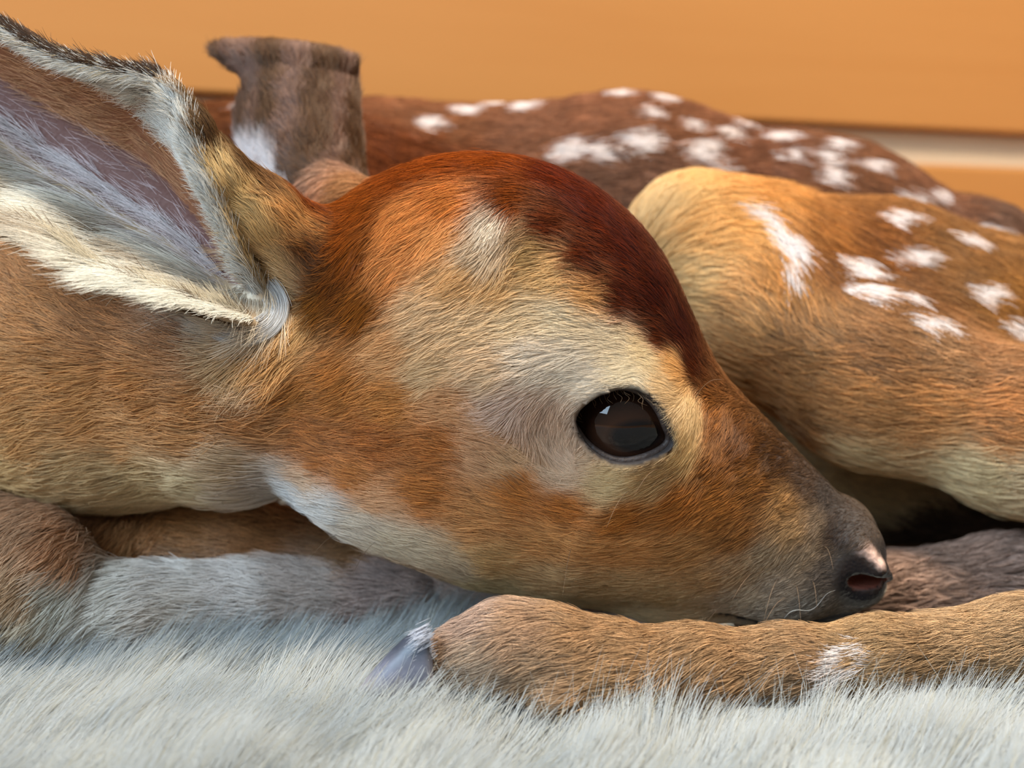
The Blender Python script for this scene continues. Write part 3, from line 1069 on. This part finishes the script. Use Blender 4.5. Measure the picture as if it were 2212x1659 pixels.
total = 0
for ri, rname in enumerate(REGIONS):
    if rname not in COATS:
        continue
    den, rad, ln, lift = COATS[rname]
    fi = np.nonzero(FREG == ri)[0]
    cnt = rng.poisson(FAREA[fi] * 1e6 * den * DENS[fi])
    src = np.repeat(fi, cnt)
    n = len(src)
    u, v = rng.random((2, n))
    Q = FC[src]
    w = np.stack([(1 - u) * (1 - v), u * (1 - v), u * v, (1 - u) * v], 1)
    bl = lambda X: (X[Q] * (w[..., None] if X.ndim == 2 else w)).sum(1)
    P, N_, T_ = bl(V), norm(bl(NV)), bl(DIRV)
    T_ = norm(T_ - N_ * (T_ * N_).sum(1)[:, None])
    keep = (bl(LIDD) > 0.0016) & (bl(nosew) < 0.45) & (bl(SLIT) > 0.0007)
    C = bl(COLV)
    sw = bl(spotw)
    C = np.where((sw > rng.uniform(0.25, 0.75, n))[:, None], lin(SPOT_RGB) * 1.05, C)
    lum = np.exp(rng.normal(0, 0.27, n) + 0.16 * NCL(P) + 0.12 * NMIX(P))
    gy_ = C @ np.array([.3, .5, .2])
    ds_ = {'cannon': .10, 'foreleg': .05}.get(rname, .0)
    C = (C * (1 - ds_) + gy_[:, None] * ds_) * GAIN * lum[:, None]
    pale = rng.random(n) < 0.10
    C[pale] = C[pale] * 1.45
    L_ = bl(LENV)
    S = strands(P, N_, T_, L_, lift, bl(DROPV) , seed=ri + 3)
    S, C, RR = S[keep], C[keep], (rad * rng.uniform(0.75, 1.25, n) * np.clip(L_ / ln, 0.55, 1))[keep]
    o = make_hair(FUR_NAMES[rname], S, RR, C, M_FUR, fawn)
    o['label'] = FUR_LABELS[rname]
    total += len(S)
    print(rname, len(S))

#--PART3--
# ------------------------------------------------------------------ ear hair, grown on the two ear sheets
def ear_hair(sheet, th, n, side, spec, seed, name, label, skip=None):
    r = np.random.default_rng(seed)
    u = r.random(n) ** 0.9
    v = r.uniform(-1, 1, n)
    P, du, dv, nn = sheet.frame(u, v)
    mid = sheet.frame(np.array([.4]), np.array([0.]))
    sg = 1.0 if (mid[3][0] @ (CAM - mid[0][0])) > 0 else -1.0
    N_ = nn * sg * side
    keep, a_u, a_v, L, lift, col, rad = spec(u, v, P, r)
    T_ = norm(du * a_u[:, None] + dv * a_v[:, None])
    T_ = norm(T_ - N_ * (T_ * N_).sum(1)[:, None])
    S = strands(P + N_ * th, N_, T_, L, lift, np.zeros(n), wav=0.22, jit=0.14, seed=seed)
    x, y = to_px(P)
    keep &= (x > -260) & (y > -200)
    o = make_hair(name, S[keep], rad[keep], col[keep], M_FUR, fawn)
    o['label'] = label
    return o


def mixc(*pairs):
    out = 0
    for w, c in pairs:
        out = out + np.asarray(w)[:, None] * fur_rgb(c)[None]
    return out


def near_inner(u, v, P, r):
    n = len(u)
    stripe = NE1(np.stack([u * 0.055 + 0.02 * v, v * 0.012, 0 * u], 1))
    edge = np.interp(u, [0, .15, .3, .45, .55, .7, 1], [.86, .80, .70, .66, .80, .84, .84])
    up = np.clip((v - edge - 0.06 * stripe) / 0.08, 0, 1)                       # white upper rim
    band = np.exp(-((v + 0.36 - 0.10 * u) / 0.075) ** 2)                             # pale ridge of hair
    low = np.clip((-0.46 - v) / 0.10, 0, 1)
    brown = np.clip((v - 0.12) / 0.15, 0, 1) * (1 - up)
    bare = np.clip(1 - up - band - low - brown, 0, 1)
    white_low = np.clip(1.0 + 0.35 * NE3(np.stack([u * .05 + .03 * v, v * .01, 0 * u], 1)), 0, 1)
    hx, hy = to_px(P)
    for bx, by, ra_, rb_ in ((370, 585, 75, 15), (505, 662, 50, 11), (50, 445, 75, 32), (160, 525, 70, 20), (250, 520, 60, 12)):   # dark streaks
        ex, ey = hx - bx, hy - by
        e2 = ((ex * .85 + ey * .53) / ra_) ** 2 + ((-ex * .53 + ey * .85) / rb_) ** 2
        white_low = white_low * (1 - 0.9 * np.exp(-e2))
    dens = np.clip(up + 0.30 * band + low + 0.07 * brown * np.clip((u - .2) / .2, .15, 1) + 0.010 * bare, 0, 1)
    keep = r.random(n) < dens
    col = mixc((up, (232, 226, 214)), (band, (190, 180, 178)), (low * white_low, (230, 224, 208)), (low * (1 - white_low), (112, 88, 60)), (brown, (166, 116, 76)), (bare, (186, 166, 166)))
    col = col / np.maximum(up + band + low + brown + bare, .01)[:, None]
    col = col * GAIN * np.exp(r.normal(0, .16, n))[:, None]
    a_u = np.where(up > .5, 0.9, np.where(low > .5, 0.75, 1.0))
    a_v = np.where(up > .5, -0.40, np.where(low > .5, -0.62, np.where(band > .4, -0.25, -0.1)))
    L = np.where(up > .5, .0085, np.where(low > .5, .0165, np.where(band > .4, .0105, .0085))) * np.clip(0.35 + 3 * u, 0.4, 1)
    L = np.where(v > 0.9, L * 0.6, L)
    lift = np.where(low > .5, 0.09, np.where(band > .4, 0.22, np.where(up > .5, 0.10, 0.12)))
    rad = np.where(low + up > .5, .000060, .000042)
    return keep, a_u, a_v, L, lift, col, rad


def near_outer(u, v, P, r):
    n = len(u)
    edge = np.clip((np.abs(v) - 0.75) / 0.2, 0, 1)
    near_b = np.clip((.5 - u) / .1, 0, 1) * (v > 0)
    edge = edge * (1 - near_b)
    mid_ = (1 - edge) * (1 - near_b)
    col = mixc((mid_, (150, 108, 66)), (edge, (60, 40, 24)), (1 - edge - mid_, (200, 164, 110))) * GAIN * np.exp(r.normal(0, .2, n))[:, None]
    z = np.ones(n)
    return r.random(n) < 0.9, z, z * 0.0, z * .006, z * .14, col, z * .00006


def far_front(u, v, P, r):
    n = len(u)
    st = NE2(np.stack([v * 0.04 - u * 0.02, u * 0.012, 0 * u], 1))
    white = np.clip((0.42 - u) / 0.15, 0, 1) * np.clip((-0.35 - v) / 0.2, 0, 1)
    pale = np.clip(0.3 + 0.9 * st, 0, 1) * (1 - white)
    dark = np.clip((u - 0.86) / 0.05, 0, 1) * 0.5
    c = mixc((white, (210, 200, 196)), (pale, (96, 68, 54)), (1 - white - pale, (68, 44, 26))) * (1 - 0.5 * dark)[:, None]
    c = c * GAIN * np.exp(r.normal(0, .18, n))[:, None]
    z = np.ones(n)
    return z > 0, z, z * -.12, z * .006, z * .16, c, z * .0001


def far_back(u, v, P, r):
    n = len(u)
    z = np.ones(n)
    return z > 0, z, z * 0, z * .006, z * .16, np.tile(lin((92, 62, 42)), (n, 1)) * GAIN * np.exp(r.normal(0, .2, n))[:, None], z * .0001


NE1, NE2, NE3 = Noise(0.016, 41), Noise(0.016, 42), Noise(0.0045, 43)
ear_hair(NEAR_EAR, .0010, 80000, 1, near_inner, 51, 'ear_fur', 'white and brown hair lining the near ear')
ear_hair(NEAR_EAR, .0010, 50000, -1, near_outer, 52, 'ear_back_fur', 'brown hair on the back of the near ear')
ear_hair(FAR_EAR, .0011, 26000, 1, far_front, 53, 'ear_fur', 'greyish brown hair of the far ear')
ear_hair(FAR_EAR, .0011, 16000, -1, far_back, 54, 'ear_back_fur', 'dark brown hair behind the far ear')


# hair standing along the rim of the near ear, and the curl of white hair at its base
nrm_ = 13000
ru = rng.random(nrm_)
top = rng.random(nrm_) < 0.55
rv = np.where(top, 1.0, -1.0) * rng.uniform(.93, 1.0, nrm_)
P_, du_, dv_, nn_ = NEAR_EAR.frame(ru, rv)
Ed = dv_ * np.sign(rv)[:, None]
inw = nn_ * np.sign((nn_ * (CAM - P_)).sum(1))[:, None]
ofs = rng.uniform(-.0010, .0010, nrm_)
P_ = P_ + inw * ofs[:, None]
dark_r = top & (ru > .42) & (rng.random(nrm_) < .6)
T_ = norm(du_ + rng.normal(0, .07, (nrm_, 3)) + inw * np.where(dark_r, 0, np.where(top, rng.normal(0.55, .35, nrm_), rng.normal(0.1, .2, nrm_)))[:, None])
S_ = strands(P_ + Ed * np.where(dark_r, .0013, .0007)[:, None], Ed, norm(T_ - Ed * (T_ * Ed).sum(1)[:, None]), np.where(top, .0055, .0095), .05, np.zeros(nrm_), wav=.10, jit=.08, seed=57)
C_ = np.where(top[:, None], np.where(dark_r[:, None], fur_rgb((58, 38, 22)), np.where((ofs > -.0004)[:, None], fur_rgb((222, 214, 200)), fur_rgb((206, 176, 128)))), np.where((NE1(P_) > -.1)[:, None], fur_rgb((214, 198, 168)), fur_rgb((110, 84, 54))))
make_hair('ear_rim_fur', S_, .00006, C_ * np.exp(rng.normal(0, .15, nrm_))[:, None], M_FUR, fawn)['label'] = 'pale hair along the rim of the near ear'

# the turned edge of the rim itself
fi = np.nonzero((EARV[FC] > .80).all(1))[0]
src = np.repeat(fi, rng.poisson(FAREA[fi] * 1e6 * 16))
P_ = FCEN[src] + rng.normal(0, .0004, (len(src), 3))
N_ = FNOR[src]
_, du_, dv_, nn_ = NEAR_EAR.frame(EARU[FC[src, 0]], np.full(len(src), .9))
inw = nn_ * np.sign((nn_ * (CAM - P_)).sum(1))[:, None]
T_ = norm(du_ * .9 - dv_ * .18 + rng.normal(0, .16, (len(src), 3)))
T_ = norm(T_ - N_ * (T_ * N_).sum(1)[:, None])
S_ = strands(P_, N_, T_, np.full(len(src), .0058), .07, np.zeros(len(src)), wav=.15, jit=.12, seed=58)
tan_ = ((N_ * inw).sum(1) < -.35) & (EARU[FC[src, 0]] < .5)
drk_ = ((N_ * inw).sum(1) < .25) & (EARU[FC[src, 0]] >= .42)
C_ = np.where(drk_[:, None], fur_rgb((64, 42, 26)), np.where(tan_[:, None], fur_rgb((206, 172, 120)), fur_rgb((224, 218, 206)))) * np.exp(rng.normal(0, .18, len(src)))[:, None]
make_hair('ear_edge_fur', S_, .00006, C_, M_FUR, fawn)['label'] = 'white hair folded over the edge of the near ear'

curl = [(572, 612), (596, 640), (600, 672), (582, 702), (548, 718), (505, 716), (462, 700), (425, 682)]
CP = []
for x, y in curl:
    h = hit(x, y)
    CP.append(at(x, y, min(h[0][1] if h else 0, -.016) - .0012))
CP = np.array(CP)
nt = 2600
s0 = rng.uniform(0, 4.2, nt)
ln_ = rng.uniform(1.5, 2.9, nt)
offs = rng.uniform(-1, 1, nt)
depth = rng.uniform(0, .0022, nt)
TS = np.empty((nt, 7, 3))
for i, t in enumerate(np.linspace(0, 1, 7)):
    q_ = np.clip(s0 + ln_ * t, 0, 6.999)
    k_ = q_.astype(int)
    f_ = (q_ - k_)[:, None]
    c_ = CP[k_] * (1 - f_) + CP[np.minimum(k_ + 1, 7)] * f_
    tg = norm(CP[np.minimum(k_ + 1, 7)] - CP[k_])
    sd_ = np.cross(tg, np.array([0, 1.0, 0]))
    TS[:, i] = c_ + sd_ * (offs * .0030 * (1 + .25 * t))[:, None] + np.array([0, 1.0, 0]) * (depth - .0006 * math.sin(math.pi * t))[:, None]
for _ in range(2):
    TS[:, 1:-1] = (TS[:, :-2] + 2 * TS[:, 1:-1] + TS[:, 2:]) / 4
make_hair('ear_base_curl', TS, .000055, np.tile(fur_rgb((222, 216, 210)), (nt, 1)) * np.exp(rng.normal(0, .13, nt))[:, None], M_FUR, fawn)['label'] = 'curl of white hair at the base of the near ear'

# ------------------------------------------------------------------ eye and lids
def mat_eye():
    m, n, l, b = new_mat('fawn_eye')
    tc = n.new('ShaderNodeTexCoord')
    mp = n.new('ShaderNodeMapping')
    mp.inputs['Scale'].default_value = (1 / .0062, 0.0, 1 / .0038)     # wide level pupil
    l.new(tc.outputs['Object'], mp.inputs['Vector'])
    ln = n.new('ShaderNodeVectorMath')
    ln.operation = 'LENGTH'
    l.new(mp.outputs[0], ln.inputs[0])
    r = n.new('ShaderNodeValToRGB')
    e = r.color_ramp.elements
    e[0].position, e[0].color = 0.42, (*lin((10, 8, 9)), 1)
    e[1].position, e[1].color = 0.60, (*lin((44, 25, 15)), 1)
    x = e.new(0.98)
    x.color = (*lin((30, 17, 11)), 1)
    mu = n.new('ShaderNodeMath')
    mu.operation = 'MULTIPLY'
    mu.inputs[1].default_value = 0.5
    l.new(ln.outputs['Value'], mu.inputs[0])
    l.new(mu.outputs[0], r.inputs[0])
    l.new(r.outputs[0], b.inputs['Base Color'])
    b.inputs['Specular IOR Level'].default_value = 0.0
    b.inputs['Roughness'].default_value = 0.30
    b.inputs['Coat Weight'].default_value = 1.0
    b.inputs['Coat Roughness'].default_value = 0.02
    b.inputs['Coat IOR'].default_value = 1.40
    return m


nr, ns = 48, 64
th = np.linspace(0, math.pi, nr)
ph = np.linspace(0, 2 * math.pi, ns, endpoint=False)
EV = []
for t in th:
    rr = EYE_R
    for p in ph:
        EV.append(EYE_C + EYE_AX * rr * math.cos(t) + EYE_U * rr * math.sin(t) * math.cos(p) + EYE_W * rr * math.sin(t) * math.sin(p))
EF = [(i * ns + j, i * ns + (j + 1) % ns, (i + 1) * ns + (j + 1) % ns, (i + 1) * ns + j) for i in range(nr - 1) for j in range(ns)]
ROT = Matrix(((EYE_U[0], -EYE_AX[0], EYE_W[0]), (EYE_U[1], -EYE_AX[1], EYE_W[1]), (EYE_U[2], -EYE_AX[2], EYE_W[2])))
INV = np.array(ROT.inverted())
eye = mesh_obj('eye', [(INV @ (v - EYE_C)) for v in EV], EF, mat_eye())
eye.matrix_world = Matrix.Translation(Vector(EYE_C)) @ ROT.to_4x4()
eye.parent = fawn
eye.matrix_parent_inverse = fawn.matrix_world.inverted()
eye['label'] = 'large glossy dark brown eye'

M_LID = mat_simple('eyelid_skin', (52, 40, 35), 0.6, bump=0.4, scale=900, var=0.25)
poly = LID2
nn_ = np.roll(poly, -1, 0) - np.roll(poly, 1, 0)
outw = np.stack([nn_[:, 1], -nn_[:, 0]], 1)
outw /= np.linalg.norm(outw, axis=1, keepdims=True)
if ((poly + outw * .001 - poly.mean(0)) ** 2).sum() < ((poly - poly.mean(0)) ** 2).sum():
    outw = -outw
prof = [(-.0003, -.0008), (-.0002, .0006), (.0003, .0012), (.0010, .0015), (.0018, .0015), (.0027, .0010), (.0036, -.0004)]
LV, LF = [], []
upper = np.clip((poly[:, 1] - poly[:, 1].mean()) / 0.006, -1, 1)
for off, hgt in prof:
    p2 = poly + outw * (off * (1 + 0.35 * np.clip(upper, 0, 1)))[:, None]
    rad2 = (p2 ** 2).sum(1)
    R_ = EYE_R * 1.01 + hgt
    ax_ = np.sqrt(np.maximum(R_ * R_ - rad2, (0.35 * EYE_R) ** 2))
    LV += list(EYE_C + p2[:, :1] * EYE_U + p2[:, 1:] * EYE_W + ax_[:, None] * EYE_AX)
npl = len(poly)
LF = [(i * npl + j, i * npl + (j + 1) % npl, (i + 1) * npl + (j + 1) % npl, (i + 1) * npl + j) for i in range(len(prof) - 1) for j in range(npl)]
lid = mesh_obj('eyelid', LV, LF, M_LID, fawn)
lid['label'] = 'dark bare rim of the eye'
LV = np.array(LV).reshape(len(prof), npl, 3)

# lashes along the upper lid
ups = np.nonzero((poly[:, 1] > poly[:, 1].mean() + .001))[0]
pick = rng.choice(ups, 46)
root = LV[2, pick] + rng.normal(0, .0003, (46, 3))
o3 = norm(outw[pick][:, :1] * EYE_U + outw[pick][:, 1:] * EYE_W)
out_d = norm(EYE_AX[None] * 0.9 + o3 * 0.35 + rng.normal(0, .2, (46, 3)))
LS = np.stack([root + out_d * (t * .0042) + np.array([0, 0, -1.0]) * (.0030 * t * t) + EYE_U * (rng.normal(.0008, .0008, (46, 1)) * t * t) for t in np.linspace(0, 1, 6)], 1)
la = make_hair('eyelashes', LS, .00004, np.tile(lin((120, 96, 70)), (46, 1)), M_FUR, fawn)
la['kind'] = 'stuff'

# ------------------------------------------------------------------ hoof of the hind foot
def mat_hoof():
    m, n, l, b = new_mat('hoof_horn')
    tc = n.new('ShaderNodeTexCoord')
    sp = n.new('ShaderNodeSeparateXYZ')
    l.new(tc.outputs['Generated'], sp.inputs[0])
    nz = n.new('ShaderNodeTexNoise')
    nz.inputs['Scale'].default_value = 9
    l.new(tc.outputs['Generated'], nz.inputs['Vector'])
    ad = n.new('ShaderNodeMath')
    ad.operation = 'MULTIPLY_ADD'
    ad.inputs[1].default_value = 0.25
    l.new(nz.outputs['Fac'], ad.inputs[0])
    l.new(sp.outputs['Z'], ad.inputs[2])
    r = n.new('ShaderNodeValToRGB')
    e = r.color_ramp.elements
    e[0].position, e[0].color = 0.22, (*lin((160, 150, 146)), 1)
    e[1].position, e[1].color = 0.85, (*lin((56, 60, 70)), 1)
    x = e.new(0.55)
    x.color = (*lin((104, 104, 116)), 1)
    l.new(ad.outputs[0], r.inputs[0])
    l.new(r.outputs[0], b.inputs['Base Color'])
    b.inputs['Roughness'].default_value = 0.38
    return m


M_HOOF = mat_hoof()


def claw(name, dy, da, size=1.0):
    top = [(930, 1352), (905, 1352), (870, 1378), (830, 1418), (798, 1455), (780, 1478), (772, 1490)]
    bot = [(940, 1492), (930, 1496), (895, 1502), (850, 1505), (815, 1504), (788, 1500), (774, 1496)]
    wid = [.0052, .0054, .0054, .0050, .0038, .0024, .0008]
    VV, FF = [], []
    m = 14
    for (tx, ty), (bx, by), w in zip(top, bot, wid):
        Y0 = -.0435 + dy
        A, B = at(tx, ty, Y0), at(bx, by, Y0)
        c = (A + B) / 2
        h = (A - B) / 2
        for j in range(m):
            a = 2 * math.pi * j / m
            ca, sa = math.cos(a), math.sin(a)
            y = math.copysign(abs(ca) ** 0.75, ca) * w * (1 - 0.35 * max(0, sa))
            VV.append(c + h * math.copysign(abs(sa) ** 0.7, sa) + np.array([0, y, 0]))
    piv = at(935, 1420, -.0435 + dy)
    VV = np.array(VV)
    q = VV - piv
    ca, sa = math.cos(da), math.sin(da)
    VV = piv + np.stack([q[:, 0] * ca - q[:, 1] * sa, q[:, 0] * sa + q[:, 1] * ca, q[:, 2]], 1) * size
    k = len(top)
    FF = [(i * m + j, i * m + (j + 1) % m, (i + 1) * m + (j + 1) % m, (i + 1) * m + j) for i in range(k - 1) for j in range(m)]
    FF += [tuple(range(m))[::-1], tuple(range((k - 1) * m, k * m))]
    o = mesh_obj(name, VV, FF, M_HOOF, fawn)
    md = o.modifiers.new('sub', 'SUBSURF')
    md.levels = md.render_levels = 2
    return o


claw('hoof_claw', -.0052, 0.05)['label'] = 'slate grey near claw of the cloven hoof'
claw('hoof_claw', .0066, -0.06, 0.96)['label'] = 'slate grey far claw of the cloven hoof'

# dewclaws behind the fetlock
M_DEW = mat_simple('dewclaw_horn', (70, 68, 78), 0.4, var=0.2, scale=300, bump=0.2)
for (x, y, Yd) in ((1205, 1505, -.0535), (1180, 1500, -.0385)):
    VV, FF = [], []
    m, k = 12, 7
    c0 = at(x, y, Yd)
    for i in range(k):
        t = i / (k - 1)
        r_ = .0030 * math.sqrt(max(1 - t ** 2.2, 0.002))
        for j in range(m):
            a = 2 * math.pi * j / m
            VV.append(c0 + np.array([-.0050 * t + .0015, 0.85 * r_ * math.cos(a), r_ * 0.9 * math.sin(a) - .0018 * t]))
    FF = [(i * m + j, i * m + (j + 1) % m, (i + 1) * m + (j + 1) % m, (i + 1) * m + j) for i in range(k - 1) for j in range(m)]
    FF += [tuple(range(m))[::-1], tuple(range((k - 1) * m, k * m))]
    mesh_obj('dewclaw', VV, FF, M_DEW, fawn)

# white fringe over the hoof's crown
nf = 420
tt = rng.random(nf)
fr_root = np.array([at(925 + 18 * t, 1345 + 130 * t, -.0435 - .0085 * math.sin(math.pi * min(t + .25, 1)) ) for t in tt]) + rng.normal(0, .0006, (nf, 3))
fdir = norm(np.array([[-0.85, -.18, -0.50]]) + rng.normal(0, .16, (nf, 3)))
FS = np.stack([fr_root + fdir * (t * .0048) * rng.uniform(.6, 1.2, (nf, 1)) for t in np.linspace(0, 1, 5)], 1)
fo = make_hair('hoof_fringe', FS, .000055, np.tile(lin((214, 214, 222)), (nf, 1)) * rng.uniform(.8, 1.1, (nf, 1)), M_FUR, fawn)
fo['label'] = 'white hairs fringing the hoof'
fo['kind'] = 'stuff'

# whiskers on chin, lips and brow
wh_px = [((1640, 1230), (-60, 70)), ((1680, 1250), (-30, 90)), ((1720, 1265), (10, 80)), ((1700, 1290), (-50, 60)), ((1600, 1290), (-70, 50)), ((1755, 1255), (10, 60)), ((620, 1130), (-90, 40)), ((660, 1128), (-110, 60)), ((740, 1150), (-80, 70)),
         ((820, 1165), (-60, 80)), ((1430, 1010), (-60, 60)), ((1360, 1060), (-50, 80)), ((1500, 860), (60, -40)), ((1235, 1180), (-20, 110)), ((1780, 1180), (20, 50))]
WS = []
for (x, y), (dx, dy) in wh_px:
    h = hit(x, y)
    if h is None:
        continue
    p = h[0]
    e = at(x + dx, y + dy, p[1] - .007)
    WS.append([p + (e - p) * t + np.array([0, 0, .0016 * math.sin(math.pi * t)]) for t in np.linspace(0, 1, 6)])
WS = np.array(WS)
wo = make_hair('whiskers', WS, .00005, np.tile(lin((150, 120, 92)), (len(WS), 1)), M_FUR, fawn)
wo['kind'] = 'stuff'
print('fawn done', round(time.time() - T0, 1))

# ------------------------------------------------------------------ white fur rug
rug = empty('fur_rug', (0, -0.12, -0.0165))
tag(rug, 'long-haired white fur rug spread beneath the curled fawn', 'rug')
RX0, RX1, RY0, RY1 = -.42, .42, -.52, .285
nx, ny = 85, 81
gx, gy = np.meshgrid(np.linspace(RX0, RX1, nx), np.linspace(RY0, RY1, ny), indexing='ij')
NR1, NR2, NR3, NR4 = Noise(0.11, 61), Noise(0.035, 62), Noise(0.010, 63), Noise(0.022, 64)


def rug_z(x, y):
    p = np.stack([x, y, 0 * x], 1)
    return -0.0135 + 0.0012 * NR1(p) + 0.0005 * NR2(p)


gz = rug_z(gx.ravel(), gy.ravel())
ang = np.arctan2(gy - np.mean((RY0, RY1)), gx)
RV = np.stack([gx.ravel(), gy.ravel(), gz], 1)
idx = np.arange(nx * ny).reshape(nx, ny)
RF = np.stack([idx[:-1, :-1], idx[1:, :-1], idx[1:, 1:], idx[:-1, 1:]], -1).reshape(-1, 4)
backing = mesh_obj('backing', RV, RF, M_BACK, rug)
sol = backing.modifiers.new('thick', 'SOLIDIFY')
sol.thickness = 0.0025
sol.offset = -1


def pile(n, x0, x1, y0, y1, rad, seed):
    r = np.random.default_rng(seed)
    x, y = r.uniform(x0, x1, n), r.uniform(y0, y1, n)
    # tufts: roots drift towards random centres
    p = np.stack([x, y, 0 * x], 1)
    root = np.stack([x, y, rug_z(x, y) - .0002], 1)
    yaw = 0.62 + 0.24 * NR2(p) + 0.13 * NR4(p + .3) + r.normal(0, .17, n)          # tips lean away to the right
    lean = 0.84 + 0.10 * NR4(p) + 0.06 * NR3(p) + r.normal(0, .13, n)
    # pressed flat under the chin and between the hind legs
    xa = F * x / (y - CAM[1]) + W / 2
    flat = (xa > 1120) & (y > -.040)
    lean = np.where(flat, 1.45, lean)
    L = .0255 * np.where(flat, .5, 1) * r.uniform(.7, 1.15, n) * (1 + .12 * NR2(p + .7))
    hd = np.stack([np.cos(yaw), np.sin(yaw), 0 * yaw], 1)
    K = 6
    S = np.empty((n, K, 3))
    S[:, 0] = root
    for i in range(1, K):
        t = (i - .5) / (K - 1)
        a = np.clip(lean * (0.55 + 0.75 * t), 0, 1.45)
        S[:, i] = S[:, i - 1] + (hd * np.sin(a)[:, None] + np.array([0, 0, 1.0]) * np.cos(a)[:, None]) * (L / (K - 1))[:, None]
    up = root + np.array([0, 0, .0085])
    d = sdf(up)[0]
    d2 = sdf(S[:, 3])[0]
    d3 = sdf(S[:, 5])[0]
    d4 = sdf(root + np.array([0, 0, .021]))[0]
    keep = (d > 0.0015) & (d2 > 0.0003) & (d3 > -0.0002) & (d4 > 0.0005)
    S = S[keep]
    col = np.tile(lin((194, 196, 194)), (len(S), 1)) * np.exp(r.normal(0, .07, len(S)))[:, None]
    yl = r.random(len(S)) < .16
    col[yl] = lin((196, 190, 172))
    return S, rad * r.uniform(.7, 1.3, len(S)), col


def guard_hairs(n, seed):
    # long single hairs standing out of the pile round the foot
    r = np.random.default_rng(seed)
    px_ = r.uniform(640, 2150, n)
    Y_ = r.uniform(-.066, -.048, n)
    root = np.array([at(a, 1500, b) for a, b in zip(px_, Y_)])
    root[:, 2] = -.010
    yaw = r.uniform(-.3, 2.6, n)
    lean = r.uniform(.25, .95, n)
    L = r.uniform(.018, .030, n)
    hd = np.stack([np.cos(yaw), .45 * np.sin(yaw), 0 * yaw], 1)
    S = np.stack([root + (hd * np.sin(lean)[:, None] * t * (0.6 + 0.4 * t) + np.array([0, 0, 1.0]) * np.cos(lean)[:, None] * t) * L[:, None] for t in np.linspace(0, 1, 6)], 1)
    ok = np.ones(n, bool)
    for k in (2, 3, 4, 5):
        ok &= sdf(S[:, k])[0] > .0004
    S = S[ok]
    return S, np.full(len(S), .00006) * r.uniform(.7, 1.2, len(S)), np.tile(lin((214, 214, 206)), (len(S), 1))


# dense where the rug is seen, thinner towards its edges
A1 = pile(160000, -.165, .165, -.105, .035, .000090, 71)
A2 = pile(80000, -.42, .42, -.52, .285, .00019, 72)
m2 = ~((A2[0][:, 0, 0] > -.15) & (A2[0][:, 0, 0] < .15) & (A2[0][:, 0, 1] > -.09) & (A2[0][:, 0, 1] < .03))
A3 = guard_hairs(420, 73)
dcam = np.linalg.norm(A2[0] - CAM, axis=2).min(1)
m2 &= dcam > 0.06
o = make_hair('pile', np.concatenate([A1[0], A2[0][m2], A3[0]]), np.concatenate([A1[1], A2[1][m2], A3[1]]), np.concatenate([A1[2], A2[2][m2], A3[2]]), M_PILE, rug, taper=(1, 1, 1, .8, .5, .2))
o['kind'] = 'stuff'

# one shed white hair caught under the chin
hp = [(1640, 1342), (1665, 1349), (1690, 1345), (1700, 1325), (1720, 1315), (1750, 1322), (1770, 1305), (1785, 1280), (1805, 1275)]
HP = []
for x, y in hp:
    h = hit(x, y)
    HP.append(at(x, y, (h[0][1] if h is not None else -.03) - .004))
HP = np.array(HP)
tq = np.linspace(0, len(HP) - 1, 30)
HP = np.stack([np.interp(tq, np.arange(len(HP)), HP[:, i]) for i in range(3)], 1)
for _ in range(4):
    HP[1:-1] = (HP[:-2] + HP[1:-1] * 2 + HP[2:]) / 4
sh = make_hair('shed_hair', HP[None], np.array([.00006]), lin((226, 222, 214))[None], M_PILE)
tag(sh, "single curled white hair hanging by the fawn's mouth", 'hair')
print('script', round(time.time() - T0, 1), total)
